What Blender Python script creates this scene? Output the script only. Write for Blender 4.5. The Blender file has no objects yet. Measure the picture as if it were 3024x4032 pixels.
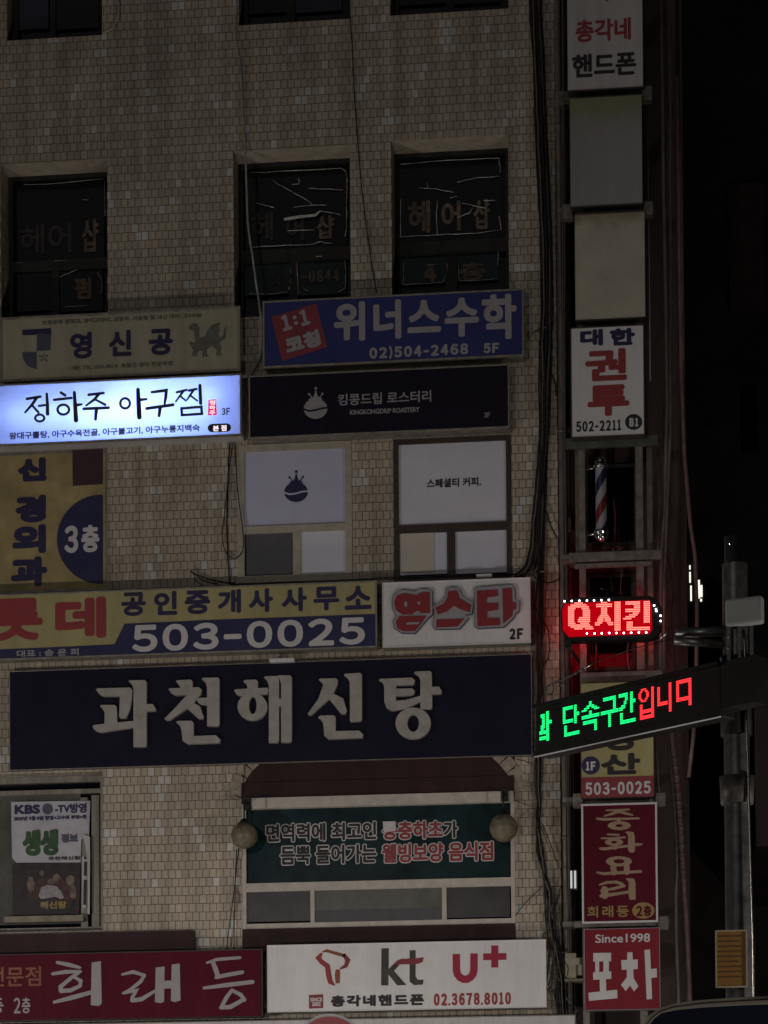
import bpy, math, random
from mathutils import Vector, Matrix
from mathutils.geometry import tessellate_polygon
R = math.radians
C = bpy.context.scene.collection
SC = bpy.context.scene

# ------------------------------------------------------------------ camera
FP, DIST, CAMZ = 9840.0, 27.4, 1.3          # focal length in photo pixels, distance to the facade, eye height
YAW, PIT, ROL, YP = 0.108881, 0.024492, -0.0067712, 4786.18
fwd = Vector((-math.sin(YAW)*math.cos(PIT), math.cos(YAW)*math.cos(PIT), math.sin(PIT)))
rt0 = Vector((math.cos(YAW), math.sin(YAW), 0)); up0 = rt0.cross(fwd)
rt = rt0*math.cos(ROL) + up0*math.sin(ROL); upv = -rt0*math.sin(ROL) + up0*math.cos(ROL)
CAMP = Vector((0, -DIST, CAMZ))
cam = bpy.data.cameras.new('camera'); co = bpy.data.objects.new('camera', cam); C.objects.link(co)
m = Matrix((rt, upv, -fwd)).transposed().to_4x4(); m.translation = CAMP
co.matrix_world = m
cam.sensor_fit = 'VERTICAL'; cam.sensor_height = 36.0; cam.lens = FP/4032*36
cam.shift_y = (YP-2016)/4032
cam.clip_start = 0.1; cam.clip_end = 500
SC.camera = co

# ------------------------------------------------------------------ world, moon-dim sun, exposure
W = bpy.data.worlds.new('World'); SC.world = W; W.use_nodes = True
nt = W.node_tree; bg = nt.nodes['Background']
sky = nt.nodes.new('ShaderNodeTexSky'); sky.sky_type = 'NISHITA'; sky.sun_disc = False
sky.sun_elevation = R(-4.0); sky.sun_rotation = R(200)
nt.links.new(sky.outputs['Color'], bg.inputs['Color']); bg.inputs['Strength'].default_value = 0.05
sl = bpy.data.lights.new('night_sky_light', 'SUN'); sl.energy = 0.045; sl.angle = R(40); sl.color = (1.0, 0.93, 0.9)
so = bpy.data.objects.new('night_sky_light', sl); C.objects.link(so); so.rotation_euler = (R(58), 0, R(-18))
SC.view_settings.view_transform = 'Standard'; SC.view_settings.look = 'None'
SC.view_settings.exposure = 0.0; SC.view_settings.gamma = 1.0
SC.cycles.max_bounces = 6

# ------------------------------------------------------------------ photo pixel -> point on a plane of constant Y
def un(x, y, Y=0.0):
    d = rt*((x-1512)/FP) - upv*((y-YP)/FP) + fwd
    return CAMP + d*((Y+DIST)/d.y)
def rect(x0, y0, x1, y1, Y):
    xc, yc = (x0+x1)/2, (y0+y1)/2
    return un(x0, yc, Y).x, un(x1, yc, Y).x, un(xc, y1, Y).z, un(xc, y0, Y).z

# ------------------------------------------------------------------ materials
def nod(nt, t, **k):
    n = nt.nodes.new(t)
    for a, v in k.items(): setattr(n, a, v)
    return n
def mk(name, col, rough=0.5, metal=0.0, var=0.12, scale=6.0, bump=0.0, emit=None, es=0.0, streak=False, coat=0.0, spec=0.5, warp=False):
    mt = bpy.data.materials.new(name); mt.use_nodes = True
    nt = mt.node_tree; b = nt.nodes['Principled BSDF']
    b.inputs['Roughness'].default_value = rough; b.inputs['Metallic'].default_value = metal
    b.inputs['Specular IOR Level'].default_value = spec
    if coat: b.inputs['Coat Roughness'].default_value = 0.06
    if coat: b.inputs['Coat Weight'].default_value = coat
    c4 = (*col, 1)
    if var > 0:
        tc = nod(nt, 'ShaderNodeTexCoord'); mp = nod(nt, 'ShaderNodeMapping')
        mp.inputs['Scale'].default_value = (1, 1, 0.12) if streak else (1, 1, 1)
        nz = nod(nt, 'ShaderNodeTexNoise'); nz.inputs['Scale'].default_value = scale; nz.inputs['Detail'].default_value = 6
        nz.inputs['Roughness'].default_value = 0.65
        nt.links.new(tc.outputs['Object'], mp.inputs['Vector']); nt.links.new(mp.outputs['Vector'], nz.inputs['Vector'])
        rp = nod(nt, 'ShaderNodeValToRGB')
        rp.color_ramp.elements[0].position = 0.3; rp.color_ramp.elements[1].position = 0.72
        rp.color_ramp.elements[0].color = tuple(max(0, x*(1-var*1.6)) for x in col)+(1,)
        rp.color_ramp.elements[1].color = tuple(min(1, x*(1+var*0.5)) for x in col)+(1,)
        nt.links.new(nz.outputs['Fac'], rp.inputs['Fac']); nt.links.new(rp.outputs['Color'], b.inputs['Base Color'])
        if bump:
            bp = nod(nt, 'ShaderNodeBump'); bp.inputs['Strength'].default_value = bump; bp.inputs['Distance'].default_value = 0.01
            nt.links.new(nz.outputs['Fac'], bp.inputs['Height']); nt.links.new(bp.outputs['Normal'], b.inputs['Normal'])
        if warp:                          # grime specks and a slow buckle of the sheet
            n2 = nod(nt, 'ShaderNodeTexNoise'); n2.inputs['Scale'].default_value = 45; n2.inputs['Detail'].default_value = 3; nt.links.new(mp.outputs['Vector'], n2.inputs['Vector'])
            r2 = nod(nt, 'ShaderNodeMapRange'); nt.links.new(n2.outputs['Fac'], r2.inputs['Value']); r2.inputs['From Min'].default_value = .25; r2.inputs['From Max'].default_value = .5; r2.inputs['To Min'].default_value = .9
            m2 = nod(nt, 'ShaderNodeVectorMath', operation='SCALE'); nt.links.new(rp.outputs['Color'], m2.inputs[0]); nt.links.new(r2.outputs[0], m2.inputs['Scale']); nt.links.new(m2.outputs[0], b.inputs['Base Color'])
            n3 = nod(nt, 'ShaderNodeTexNoise'); n3.inputs['Scale'].default_value = 1.3; nt.links.new(tc.outputs['Object'], n3.inputs['Vector'])
            bp = nod(nt, 'ShaderNodeBump'); bp.inputs['Strength'].default_value = 0.5; bp.inputs['Distance'].default_value = 0.08
            nt.links.new(n3.outputs['Fac'], bp.inputs['Height']); nt.links.new(bp.outputs['Normal'], b.inputs['Normal'])
    else:
        b.inputs['Base Color'].default_value = c4
    if emit:
        b.inputs['Emission Color'].default_value = (*emit, 1); b.inputs['Emission Strength'].default_value = es
    return mt

def brick_mat():
    mt = bpy.data.materials.new('facade_tile'); mt.use_nodes = True
    nt = mt.node_tree; L = nt.links; b = nt.nodes['Principled BSDF']
    BW, BH = 0.0775, 0.0962
    uv = nod(nt, 'ShaderNodeUVMap'); uv.uv_map = 'tile'
    def mth(op, a, c=None):
        n = nod(nt, 'ShaderNodeMath', operation=op)
        for i, x in enumerate((a, c)):
            if x is None: continue
            if isinstance(x, (int, float)): n.inputs[i].default_value = x
            else: L.new(x, n.inputs[i])
        return n.outputs[0]
    # slightly wavering courses
    wz = nod(nt, 'ShaderNodeTexNoise'); wz.inputs['Scale'].default_value = 5.0; L.new(uv.outputs[0], wz.inputs['Vector'])
    wv = nod(nt, 'ShaderNodeVectorMath', operation='SCALE'); wv.inputs['Scale'].default_value = 0.012
    L.new(wz.outputs['Color'], wv.inputs[0])
    ad = nod(nt, 'ShaderNodeVectorMath', operation='ADD'); L.new(uv.outputs[0], ad.inputs[0]); L.new(wv.outputs[0], ad.inputs[1])
    br = nod(nt, 'ShaderNodeTexBrick'); br.offset = 0.5; br.offset_frequency = 2; br.squash = 1.0
    for k, v in (('Scale', 1.0), ('Mortar Size', 0.0042), ('Mortar Smooth', 0.35), ('Bias', 0.0), ('Brick Width', BW), ('Row Height', BH)):
        br.inputs[k].default_value = v
    br.inputs['Color1'].default_value = (0.435, 0.378, 0.298, 1); br.inputs['Color2'].default_value = (0.362, 0.308, 0.240, 1)
    br.inputs['Mortar'].default_value = (0.10, 0.082, 0.066, 1)
    L.new(ad.outputs[0], br.inputs['Vector'])
    # odd replacement tiles, greyer and paler, in clusters
    sx = nod(nt, 'ShaderNodeSeparateXYZ'); L.new(ad.outputs[0], sx.inputs[0])
    row = mth('FLOOR', mth('DIVIDE', sx.outputs[1], BH))
    odd = mth('MULTIPLY', mth('SUBTRACT', 1.0, mth('ABSOLUTE', mth('MODULO', row, 2.0))), BW/2)
    colm = mth('FLOOR', mth('DIVIDE', mth('ADD', sx.outputs[0], odd), BW))
    cb = nod(nt, 'ShaderNodeCombineXYZ'); L.new(colm, cb.inputs[0]); L.new(row, cb.inputs[1])
    wn = nod(nt, 'ShaderNodeTexWhiteNoise', noise_dimensions='2D'); L.new(cb.outputs[0], wn.inputs['Vector'])
    sc = nod(nt, 'ShaderNodeVectorMath', operation='SCALE'); sc.inputs['Scale'].default_value = 0.33; L.new(cb.outputs[0], sc.inputs[0])
    cl = nod(nt, 'ShaderNodeTexNoise'); cl.inputs['Scale'].default_value = 1.0; cl.inputs['Detail'].default_value = 1; L.new(sc.outputs[0], cl.inputs['Vector'])
    pick = mth('GREATER_THAN', mth('ADD', mth('MULTIPLY', cl.outputs['Fac'], 1.0), mth('MULTIPLY', wn.outputs['Value'], 0.22)), 0.79)
    nm = mth('SUBTRACT', 1.0, br.outputs['Fac'])
    mx = nod(nt, 'ShaderNodeMix', data_type='RGBA'); L.new(mth('MULTIPLY', mth('MULTIPLY', pick, nm), 0.8), mx.inputs['Factor'])
    L.new(br.outputs['Color'], mx.inputs[6]); mx.inputs[7].default_value = (0.52, 0.51, 0.48, 1)
    # grime: blotches and run-off streaks
    g1 = nod(nt, 'ShaderNodeTexNoise'); g1.inputs['Scale'].default_value = 1.1; g1.inputs['Detail'].default_value = 8; g1.inputs['Roughness'].default_value = 0.7
    L.new(uv.outputs[0], g1.inputs['Vector'])
    mp = nod(nt, 'ShaderNodeMapping'); mp.inputs["Scale"].default_value = (9, 0.3, 1); L.new(uv.outputs[0], mp.inputs['Vector'])
    g2 = nod(nt, 'ShaderNodeTexNoise'); g2.inputs['Scale'].default_value = 1.0; g2.inputs['Detail'].default_value = 6; L.new(mp.outputs[0], g2.inputs['Vector'])
    mp3 = nod(nt, 'ShaderNodeMapping'); mp3.inputs['Scale'].default_value = (40, 40, 1); L.new(uv.outputs[0], mp3.inputs['Vector'])
    g3 = nod(nt, 'ShaderNodeTexNoise'); g3.inputs['Scale'].default_value = 1.0; g3.inputs['Detail'].default_value = 4; L.new(mp3.outputs[0], g3.inputs['Vector'])
    dirt = mth('ADD', mth('ADD', mth('MULTIPLY', g1.outputs['Fac'], 0.95), mth('MULTIPLY', g2.outputs['Fac'], 1.15)), mth('MULTIPLY', g3.outputs['Fac'], 0.5))
    dirt = mth('ADD', dirt, -0.28)
    ml = nod(nt, 'ShaderNodeVectorMath', operation='SCALE'); L.new(mx.outputs[2], ml.inputs[0]); L.new(dirt, ml.inputs['Scale'])
    L.new(ml.outputs[0], b.inputs['Base Color'])
    b.inputs['Roughness'].default_value = 0.55
    bp = nod(nt, 'ShaderNodeBump'); bp.inputs['Strength'].default_value = 0.6; bp.inputs['Distance'].default_value = 0.004
    L.new(mth('ADD', nm, mth('MULTIPLY', g3.outputs['Fac'], 0.3)), bp.inputs['Height']); L.new(bp.outputs['Normal'], b.inputs['Normal'])
    return mt

M = {
 'brick': brick_mat(),
 'alu': mk('weathered_aluminium', (0.30, 0.28, 0.24), 0.45, 0.35, 0.3, 9, streak=True),
 'alu_dark': mk('dark_aluminium', (0.07, 0.062, 0.055), 0.5, 0.2, 0.3, 9),
 'white': mk('white_acrylic', (0.72, 0.71, 0.72), 0.35, 0, 0.06, 4, streak=True, warp=True),
 'white_dirty': mk('dusty_white_acrylic', (0.55, 0.53, 0.53), 0.45, 0, 0.12, 5, streak=True, warp=True),
 'cream': mk('aged_cream_acrylic', (0.40, 0.365, 0.26), 0.45, 0, 0.12, 5, streak=True, warp=True),
 'blank_grey': mk('blank_grey_acrylic', (0.31, 0.295, 0.315), 0.6, 0, 0.10, 4, streak=True),
 'blank_cream': mk('blank_cream_acrylic', (0.50, 0.47, 0.37), 0.5, 0, 0.10, 3, warp=True),
 'poster_stock': mk('poster_paper', (0.50, 0.49, 0.54), 0.5, 0, 0.15, 5),
 'moss': mk('algae_film', (0.26, 0.26, 0.15), 0.8, 0, 0.35, 7),
 'royal': mk('royal_blue_acrylic', (0.02, 0.028, 0.16), 0.4, 0, 0.1, 4, warp=True),
 'navy': mk('navy_acrylic', (0.02, 0.02, 0.085), 0.5, 0, 0.1, 4, warp=True),
 'navyink': mk('navy_ink', (0.022, 0.018, 0.075), 0.5, 0, 0.05),
 'black_board': mk('black_sheet_metal', (0.012, 0.010, 0.020), 0.5, 0, 0.15, 3, spec=0.15),
 'blue_black': mk('blue_black_sheet_metal', (0.011, 0.0105, 0.028), 0.5, 0, 0.15, 3, spec=0.15),
 'letter_alu': mk('brushed_letter_metal', (0.42, 0.39, 0.36), 0.5, 0.0, 0.15, 8),
 'letter_white': mk('white_vinyl', (0.62, 0.60, 0.60), 0.5, 0, 0.06, 6),
 'letter_grey': mk('grey_vinyl', (0.36, 0.34, 0.36), 0.5, 0, 0.06, 6),
 'red_tile': mk('dull_red_acrylic', (0.25, 0.036, 0.046), 0.55, 0, 0.12, 5),
 'red_letter': mk('red_acrylic', (0.27, 0.026, 0.034), 0.35, 0, 0.08, 5),
 'red_ink': mk('red_ink', (0.31, 0.04, 0.045), 0.5, 0, 0.05),
 'crimson': mk('crimson_acrylic', (0.10, 0.006, 0.018), 0.6, 0, 0.15, 3, streak=True, spec=0.15, warp=True),
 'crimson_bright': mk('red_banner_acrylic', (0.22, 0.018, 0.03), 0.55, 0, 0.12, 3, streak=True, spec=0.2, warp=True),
 'orange_ink': mk('orange_brown_ink', (0.26, 0.075, 0.03), 0.5, 0, 0.2),
 'magenta': mk('magenta_red_ink', (0.34, 0.012, 0.05), 0.5, 0, 0.05),
 'black_ink': mk('black_ink', (0.02, 0.018, 0.02), 0.5, 0, 0.05),
 'yellow': mk('yellow_acrylic', (0.42, 0.37, 0.17), 0.42, 0, 0.12, 4, streak=True, warp=True),
 'yellow_film': mk('sun_bleached_yellow_film', (0.43, 0.34, 0.15), 0.5, 0, 0.25, 3),
 'plum': mk('plum_film', (0.055, 0.022, 0.035), 0.5, 0, 0.2, 5),
 'tan_ink': mk('tan_ink', (0.36, 0.25, 0.16), 0.5, 0, 0.15, 9),
 'gold_ink': mk('ochre_ink', (0.33, 0.22, 0.07), 0.5, 0, 0.15, 9),
 'ghost_tan': mk('faded_tan_vinyl', (0.20, 0.145, 0.105), 0.6, 0, 0.5, 16),
 'ghost_dark': mk('nearly_gone_vinyl', (0.05, 0.042, 0.04), 0.6, 0, 0.5, 12),
 'tape': mk('curled_film_edge', (0.75, 0.75, 0.68), 0.4, 0, 0.3, 20),
 'frame_dark': mk('dark_window_frame', (0.032, 0.034, 0.031), 0.5, 0, 0.25, 8, spec=0.25),
 'frame_brown': mk('brown_window_frame', (0.05, 0.034, 0.028), 0.5, 0, 0.25, 8),
 'frame_cream': mk('cream_window_frame', (0.48, 0.43, 0.34), 0.5, 0, 0.18, 8),
 'frame_white': mk('white_window_frame', (0.56, 0.52, 0.46), 0.5, 0, 0.15, 8),
 'glass_dark': mk('dark_glass', (0.006, 0.007, 0.012), 0.06, 0, 0.3, 3, spec=0.25),
 'glass_blue': mk('curtained_glass', (0.04, 0.045, 0.075), 0.2, 0, 0.25, 3, spec=0.2),
 'glass_green': mk('green_board_glass', (0.011, 0.034, 0.040), 0.2, 0, 0.5, 2, spec=0.3),
 'glass_smoke': mk('smoked_glass', (0.045, 0.045, 0.042), 0.3, 0, 0.3, 4),
 'glass_olive': mk('frosted_olive_glass', (0.105, 0.105, 0.09), 0.3, 0, 0.25, 4),
 'screen': mk('insect_screen', (0.10, 0.10, 0.11), 0.7, 0, 0.1, 10),
 'film_lilac': mk('pale_lilac_window_film', (0.56, 0.57, 0.74), 0.4, 0, 0.05, 2),
 'film_white': mk('white_window_film', (0.68, 0.69, 0.78), 0.4, 0, 0.05, 2),
 'shade_warm': mk('warm_roller_blind', (0.60, 0.54, 0.46), 0.6, 0, 0.1, 2),
 'sill': mk('stone_sill', (0.30, 0.27, 0.2), 0.7, 0, 0.25, 8),
 'arch_tile': mk('arch_tile', (0.40, 0.34, 0.27), 0.6, 0, 0.3, 9),
 'soffit_lit_tone': mk('lit_toned_soffit', (0.60, 0.53, 0.42), 0.7, 0, 0.22, 9),  # paler than the wall to paint in light from below
 'maroon': mk('maroon_sheet_metal', (0.045, 0.02, 0.022), 0.5, 0, 0.25, 3, streak=True, spec=0.2),
 'dark_wall': mk('dark_render', (0.065, 0.045, 0.04), 0.8, 0, 0.4, 2, bump=0.4, streak=True),
 'alley_wall': mk('near_black_render', (0.034, 0.028, 0.026), 0.85, 0, 0.5, 1.5),  # near-black base tone, varied by noise
 'steel': mk('painted_steel', (0.22, 0.195, 0.17), 0.55, 0.1, 0.35, 10),
 'steel_green': mk('green_painted_steel', (0.10, 0.11, 0.085), 0.55, 0.1, 0.35, 10),
 'galv': mk('galvanised_steel', (0.19, 0.19, 0.19), 0.35, 0.7, 0.35, 9),
 'chrome': mk('polished_metal', (0.75, 0.75, 0.75), 0.12, 1.0, 0, 1),
 'chrome_soft': mk('stainless_rod', (0.7, 0.68, 0.64), 0.28, 1.0, 0, 1),
 'conduit_highlight': mk('conduit_highlight', (0.7, 0.7, 0.78), 0.35, 0, 0.2, 12),  # pale diffuse colour paints in the highlight along thin steel
 'chrome_rod': mk('bright_steel_rod', (0.85, 0.8, 0.72), 0.2, 1.0, 0, 1),
 'pipe': mk('plastic_pipe', (0.19, 0.16, 0.15), 0.4, 0, 0.3, 7),
 'pipe_redlit': mk('ribbed_conduit', (0.20, 0.12, 0.12), 0.4, 0, 0.3, 14, bump=0.3),  # reddish tone paints in the red light of the LED sign
 'cable': mk('black_cable', (0.018, 0.016, 0.016), 0.5, 0, 0.3, 20),
 'cable_grey': mk('grey_cable', (0.16, 0.14, 0.12), 0.5, 0, 0.3, 20),
 'cable_white': mk('white_cable', (0.42, 0.42, 0.38), 0.5, 0, 0.3, 10),
 'globe': mk('aged_opal_glass', (0.24, 0.205, 0.14), 0.5, 0, 0.4, 14, spec=0.3),
 'iron': mk('dark_iron', (0.03, 0.028, 0.026), 0.5, 0.4, 0.3, 12),
 'meter': mk('beige_meter_box', (0.45, 0.40, 0.31), 0.5, 0, 0.2, 9),
 'led_case': mk('led_case', (0.012, 0.011, 0.0105), 0.5, 0, 0.2, 5, spec=0.25),
 'equip': mk('grey_radome', (0.34, 0.35, 0.33), 0.5, 0, 0.08, 5),
 'amber': mk('amber_board', (0.27, 0.125, 0.012), 0.5, 0, 0.12, 6),
 'amber_ink': mk('amber_board_ink', (0.10, 0.045, 0.01), 0.5, 0, 0.1),
 'asphalt': mk('asphalt', (0.05, 0.05, 0.052), 0.85, 0, 0.3, 30, bump=0.3),
 'paver': mk('paving', (0.20, 0.19, 0.18), 0.8, 0, 0.25, 8, bump=0.2),
 'paint': mk('road_paint', (0.7, 0.7, 0.68), 0.7, 0, 0.2, 10),
 'van': mk('van_paint', (0.42, 0.37, 0.335), 0.45, 0, 0.06, 3),
 'van_glass': mk('van_glass', (0.018, 0.022, 0.04), 0.12, 0, 0.2, 2),
 'rubber': mk('rubber', (0.02, 0.02, 0.02), 0.8, 0, 0.1),
 'sign_red': mk('road_sign_red', (0.62, 0.01, 0.035), 0.35, 0, 0.04),
 'sign_white': mk('road_sign_white', (0.88, 0.88, 0.88), 0.35, 0, 0.04),
 'barber_white': mk('barber_white', (0.33, 0.33, 0.36), 0.4, 0, 0.05, coat=1.0),
 'barber_red': mk('barber_red', (0.17, 0.016, 0.02), 0.4, 0, 0.05, coat=1.0),
 'barber_blue': mk('barber_blue', (0.02, 0.02, 0.06), 0.4, 0, 0.05, coat=1.0),
 'leaf_green': mk('green_ink', (0.03, 0.10, 0.03), 0.5, 0, 0.35, 14),
 'food_red': mk('print_chilli_red', (0.085, 0.03, 0.025), 0.5, 0, 0.5, 22),
 'food_tan': mk('print_crab_tan', (0.22, 0.16, 0.135), 0.5, 0, 0.5, 26),
 'food_pale': mk('print_noodle_white', (0.36, 0.33, 0.35), 0.5, 0, 0.3, 22),
 'food_dark': mk('print_dark_plum', (0.035, 0.022, 0.025), 0.5, 0, 0.5, 14),
 'emblem': mk('faded_emblem_ink', (0.15, 0.155, 0.125), 0.5, 0, 0.25, 14),
 'slate_ink': mk('slate_blue_ink', (0.075, 0.085, 0.13), 0.5, 0, 0.1, 10),
 'wood': mk('old_wood', (0.20, 0.12, 0.07), 0.6, 0, 0.4, 9, streak=True),
}
def emis(name, col, s):
    mt = bpy.data.materials.new(name); mt.use_nodes = True; nt = mt.node_tree
    nt.nodes.remove(nt.nodes['Principled BSDF']); e = nod(nt, 'ShaderNodeEmission')
    e.inputs['Color'].default_value = (*col, 1); e.inputs['Strength'].default_value = s
    nt.links.new(e.outputs[0], nt.nodes['Material Output'].inputs['Surface']); return mt
M['tube'] = emis('fluorescent_tube', (0.82, 0.89, 1.0), 76)
M['seal_lit'] = emis('backlit_red_film', (1.0, 0.015, 0.09), 0.75)
M['seal_white'] = emis('backlit_white_film', (1.0, 0.85, 0.95), 1.0)
M['led_red'] = emis('red_led', (1.0, 0.17, 0.13), 3.0)
M['led_bloom_panel'] = emis('red_led_bloom_panel', (1.0, 0.0, 0.012), 0.45)  # even red emission paints in the bloom between the dots
M['led_red2'] = emis('red_led_dot', (1.0, 0.03, 0.035), 2.0)
M['led_green'] = emis('green_led_dot', (0.01, 1.0, 0.22), 1.5)
M['led_white'] = emis('white_led', (0.9, 0.85, 1.0), 8)
M['slit_glow'] = emis('slit_glow', (1.0, 1.0, 0.86), 1.15)
M['lamp_lens'] = emis('street_lamp_lens', (1.0, 0.93, 0.82), 30)
M['tube_glow'] = emis('tube_glow_white', (0.95, 1.0, 0.95), 0.55)
M['warm_lens'] = emis('dim_warm_glow', (1.0, 0.7, 0.45), 0.05)
def diffuser():
    mt = bpy.data.materials.new('lightbox_diffuser'); mt.use_nodes = True; nt = mt.node_tree
    nt.nodes.remove(nt.nodes['Principled BSDF'])
    t = nod(nt, 'ShaderNodeBsdfTranslucent'); t.inputs['Color'].default_value = (0.53, 0.63, 0.95, 1)
    d = nod(nt, 'ShaderNodeBsdfDiffuse'); d.inputs['Color'].default_value = (0.6, 0.62, 0.7, 1)
    x = nod(nt, 'ShaderNodeMixShader'); x.inputs[0].default_value = 0.35
    nt.links.new(t.outputs[0], x.inputs[1]); nt.links.new(d.outputs[0], x.inputs[2])
    nt.links.new(x.outputs[0], nt.nodes['Material Output'].inputs['Surface']); return mt
M['diffuser'] = diffuser()

def algae(mt, z0, z1, col=(0.22, 0.235, 0.13, 1)):
    nt = mt.node_tree; L = nt.links; b = nt.nodes['Principled BSDF']; src = b.inputs['Base Color'].links[0].from_socket
    tc = nod(nt, 'ShaderNodeTexCoord'); sp = nod(nt, 'ShaderNodeSeparateXYZ'); L.new(tc.outputs['Object'], sp.inputs[0])
    nz = nod(nt, 'ShaderNodeTexNoise'); nz.inputs['Scale'].default_value = 5; nz.inputs['Detail'].default_value = 5; L.new(tc.outputs['Object'], nz.inputs['Vector'])
    ad = nod(nt, 'ShaderNodeMath', operation='MULTIPLY_ADD'); L.new(nz.outputs['Fac'], ad.inputs[0]); ad.inputs[1].default_value = 0.45; L.new(sp.outputs[2], ad.inputs[2])
    mr = nod(nt, 'ShaderNodeMapRange'); mr.interpolation_type = 'SMOOTHSTEP'; L.new(ad.outputs[0], mr.inputs['Value']); mr.inputs['From Min'].default_value = z0+.2; mr.inputs['From Max'].default_value = z1+.22
    mx = nod(nt, 'ShaderNodeMix', data_type='RGBA'); L.new(mr.outputs[0], mx.inputs['Factor']); L.new(src, mx.inputs[6]); mx.inputs[7].default_value = col
    L.new(mx.outputs[2], b.inputs['Base Color'])
algae(M['blank_grey'], 0.72, 1.2); algae(M['blank_cream'], 1.0, 1.22, (0.27, 0.24, 0.16, 1))
# ------------------------------------------------------------------ building blocks
ORG = {}
def tag(o, label=None, cat=None, group=None, kind=None):
    for k, v in (('label', label), ('category', cat), ('group', group), ('kind', kind)):
        if v: o[k] = v
    return o
def thing(name, loc, label, cat, group=None):
    o = bpy.data.objects.new(name, None); C.objects.link(o); o.location = loc; o.empty_display_size = 0.1
    ORG[o.name] = Vector(loc); return tag(o, label, cat, group)
class MB:
    def __init__(s): s.v = []; s.f = []; s.sm = []
    def add(s, vs, fs, smooth=False):
        n = len(s.v); s.v += [Vector(a) for a in vs]; s.f += [tuple(i+n for i in f) for f in fs]; s.sm += [smooth]*len(fs); return s
    def box(s, x0, x1, y0, y1, z0, z1):
        if x1 < x0: x0, x1 = x1, x0
        return s.add([(x0,y0,z0),(x1,y0,z0),(x1,y1,z0),(x0,y1,z0),(x0,y0,z1),(x1,y0,z1),(x1,y1,z1),(x0,y1,z1)],
            [(0,3,2,1),(4,5,6,7),(0,1,5,4),(1,2,6,5),(2,3,7,6),(3,0,4,7)])
    def obox(s, o, ax, ay, az):          # oriented box from a corner and three edge vectors
        o, ax, ay, az = map(Vector, (o, ax, ay, az)); p = [o, o+ax, o+ax+ay, o+ay]; p += [q+az for q in p]
        return s.add(p, [(0,3,2,1),(4,5,6,7),(0,1,5,4),(1,2,6,5),(2,3,7,6),(3,0,4,7)])
    def prism(s, pts, y0, y1):           # polygon in XZ, from front y0 to back y1
        P = [Vector((p[0], p[1], 0)) for p in pts]
        if sum(P[i].x*P[(i+1) % len(P)].y - P[(i+1) % len(P)].x*P[i].y for i in range(len(P))) < 0: P.reverse()
        n = len(P); tr = tessellate_polygon([P])
        vs = [(p.x, y0, p.y) for p in P] + [(p.x, y1, p.y) for p in P]
        fs = []
        for t in tr:
            a, b, c = t
            if (P[b]-P[a]).cross(P[c]-P[a]).z < 0: b, c = c, b
            fs.append((a, b, c)); fs.append((a+n, c+n, b+n))
        fs += [(i, i+n, (i+1) % n+n, (i+1) % n) for i in range(n)]
        return s.add(vs, fs)
    def plate(s, pts, y):                # front-facing flat polygon
        P = [Vector((p[0], p[1], 0)) for p in pts]
        fs = []
        for a, b, c in tessellate_polygon([P]):
            if (P[b]-P[a]).cross(P[c]-P[a]).z < 0: b, c = c, b
            fs.append((a, b, c))
        return s.add([(p.x, y, p.y) for p in P], fs)
    def tube(s, path, r, n=8, caps=True):
        path = [Vector(p) for p in path]; k = len(path); base = len(s.v); rr = r if isinstance(r, (list, tuple)) else [r]*k
        ref = None; vs = []
        for i, p in enumerate(path):
            d = (path[min(i+1, k-1)]-path[max(i-1, 0)]).normalized()
            if ref is None: ref = Vector((0, 1, 0)) if abs(d.y) < 0.9 else Vector((1, 0, 0))
            a = (ref - d*ref.dot(d)).normalized(); bb = d.cross(a); ref = a
            vs += [p + (a*math.cos(2*math.pi*j/n) + bb*math.sin(2*math.pi*j/n))*rr[i] for j in range(n)]
        fs = [(i*n+j, i*n+(j+1) % n, (i+1)*n+(j+1) % n, (i+1)*n+j) for i in range(k-1) for j in range(n)]
        s.add(vs, fs, True)
        if caps: s.add([], []); s.f += [tuple(base+j for j in range(n))[::-1], tuple(base+(k-1)*n+j for j in range(n))]; s.sm += [False, False]
        return s
    def lathe(s, prof, cx, cy, n=24):    # profile of (radius, z) about a vertical axis
        vs = [(cx+r*math.cos(2*math.pi*j/n), cy+r*math.sin(2*math.pi*j/n), z) for r, z in prof for j in range(n)]
        fs = [(i*n+j, i*n+(j+1) % n, (i+1)*n+(j+1) % n, (i+1)*n+j) for i in range(len(prof)-1) for j in range(n)]
        return s.add(vs, fs, True)
    def ball(s, c, r, n=16, k=10, sz=1.0):
        return s.lathe([(max(1e-4, r*math.sin(math.pi*i/k)), c[2]-r*sz*math.cos(math.pi*i/k)) for i in range(k+1)], c[0], c[1], n)
    def disc(s, x, y, z, r, n=10, rz=None):
        rz = rz or r
        return s.add([(x+r*math.cos(2*math.pi*j/n), y, z+rz*math.sin(2*math.pi*j/n)) for j in range(n)], [tuple(range(n))])
    def build(s, name, mat, parent=None, label=None, kind=None, uv=False, bevel=0):
        top = parent
        while top is not None and top.parent is not None: top = top.parent
        o0 = ORG.get(top.name, Vector()) if top else Vector()
        me = bpy.data.meshes.new(name); me.from_pydata([v-o0 for v in s.v], [], s.f)
        me.polygons.foreach_set('use_smooth', s.sm)
        if uv:
            L = me.uv_layers.new(name='tile')
            for p in me.polygons:
                nn = p.normal
                for li in p.loop_indices:
                    c = me.vertices[me.loops[li].vertex_index].co + o0
                    if abs(nn.y) > 0.7: q = (c.x, c.z)
                    elif abs(nn.x) > 0.7: q = (c.y, c.z)
                    else: q = (c.x, c.y)
                    L.data[li].uv = q
        me.materials.append(M[mat]); me.update()
        o = bpy.data.objects.new(name, me); C.objects.link(o)
        if parent: o.parent = parent
        if label: o['label'] = label
        if kind: o['kind'] = kind
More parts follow.
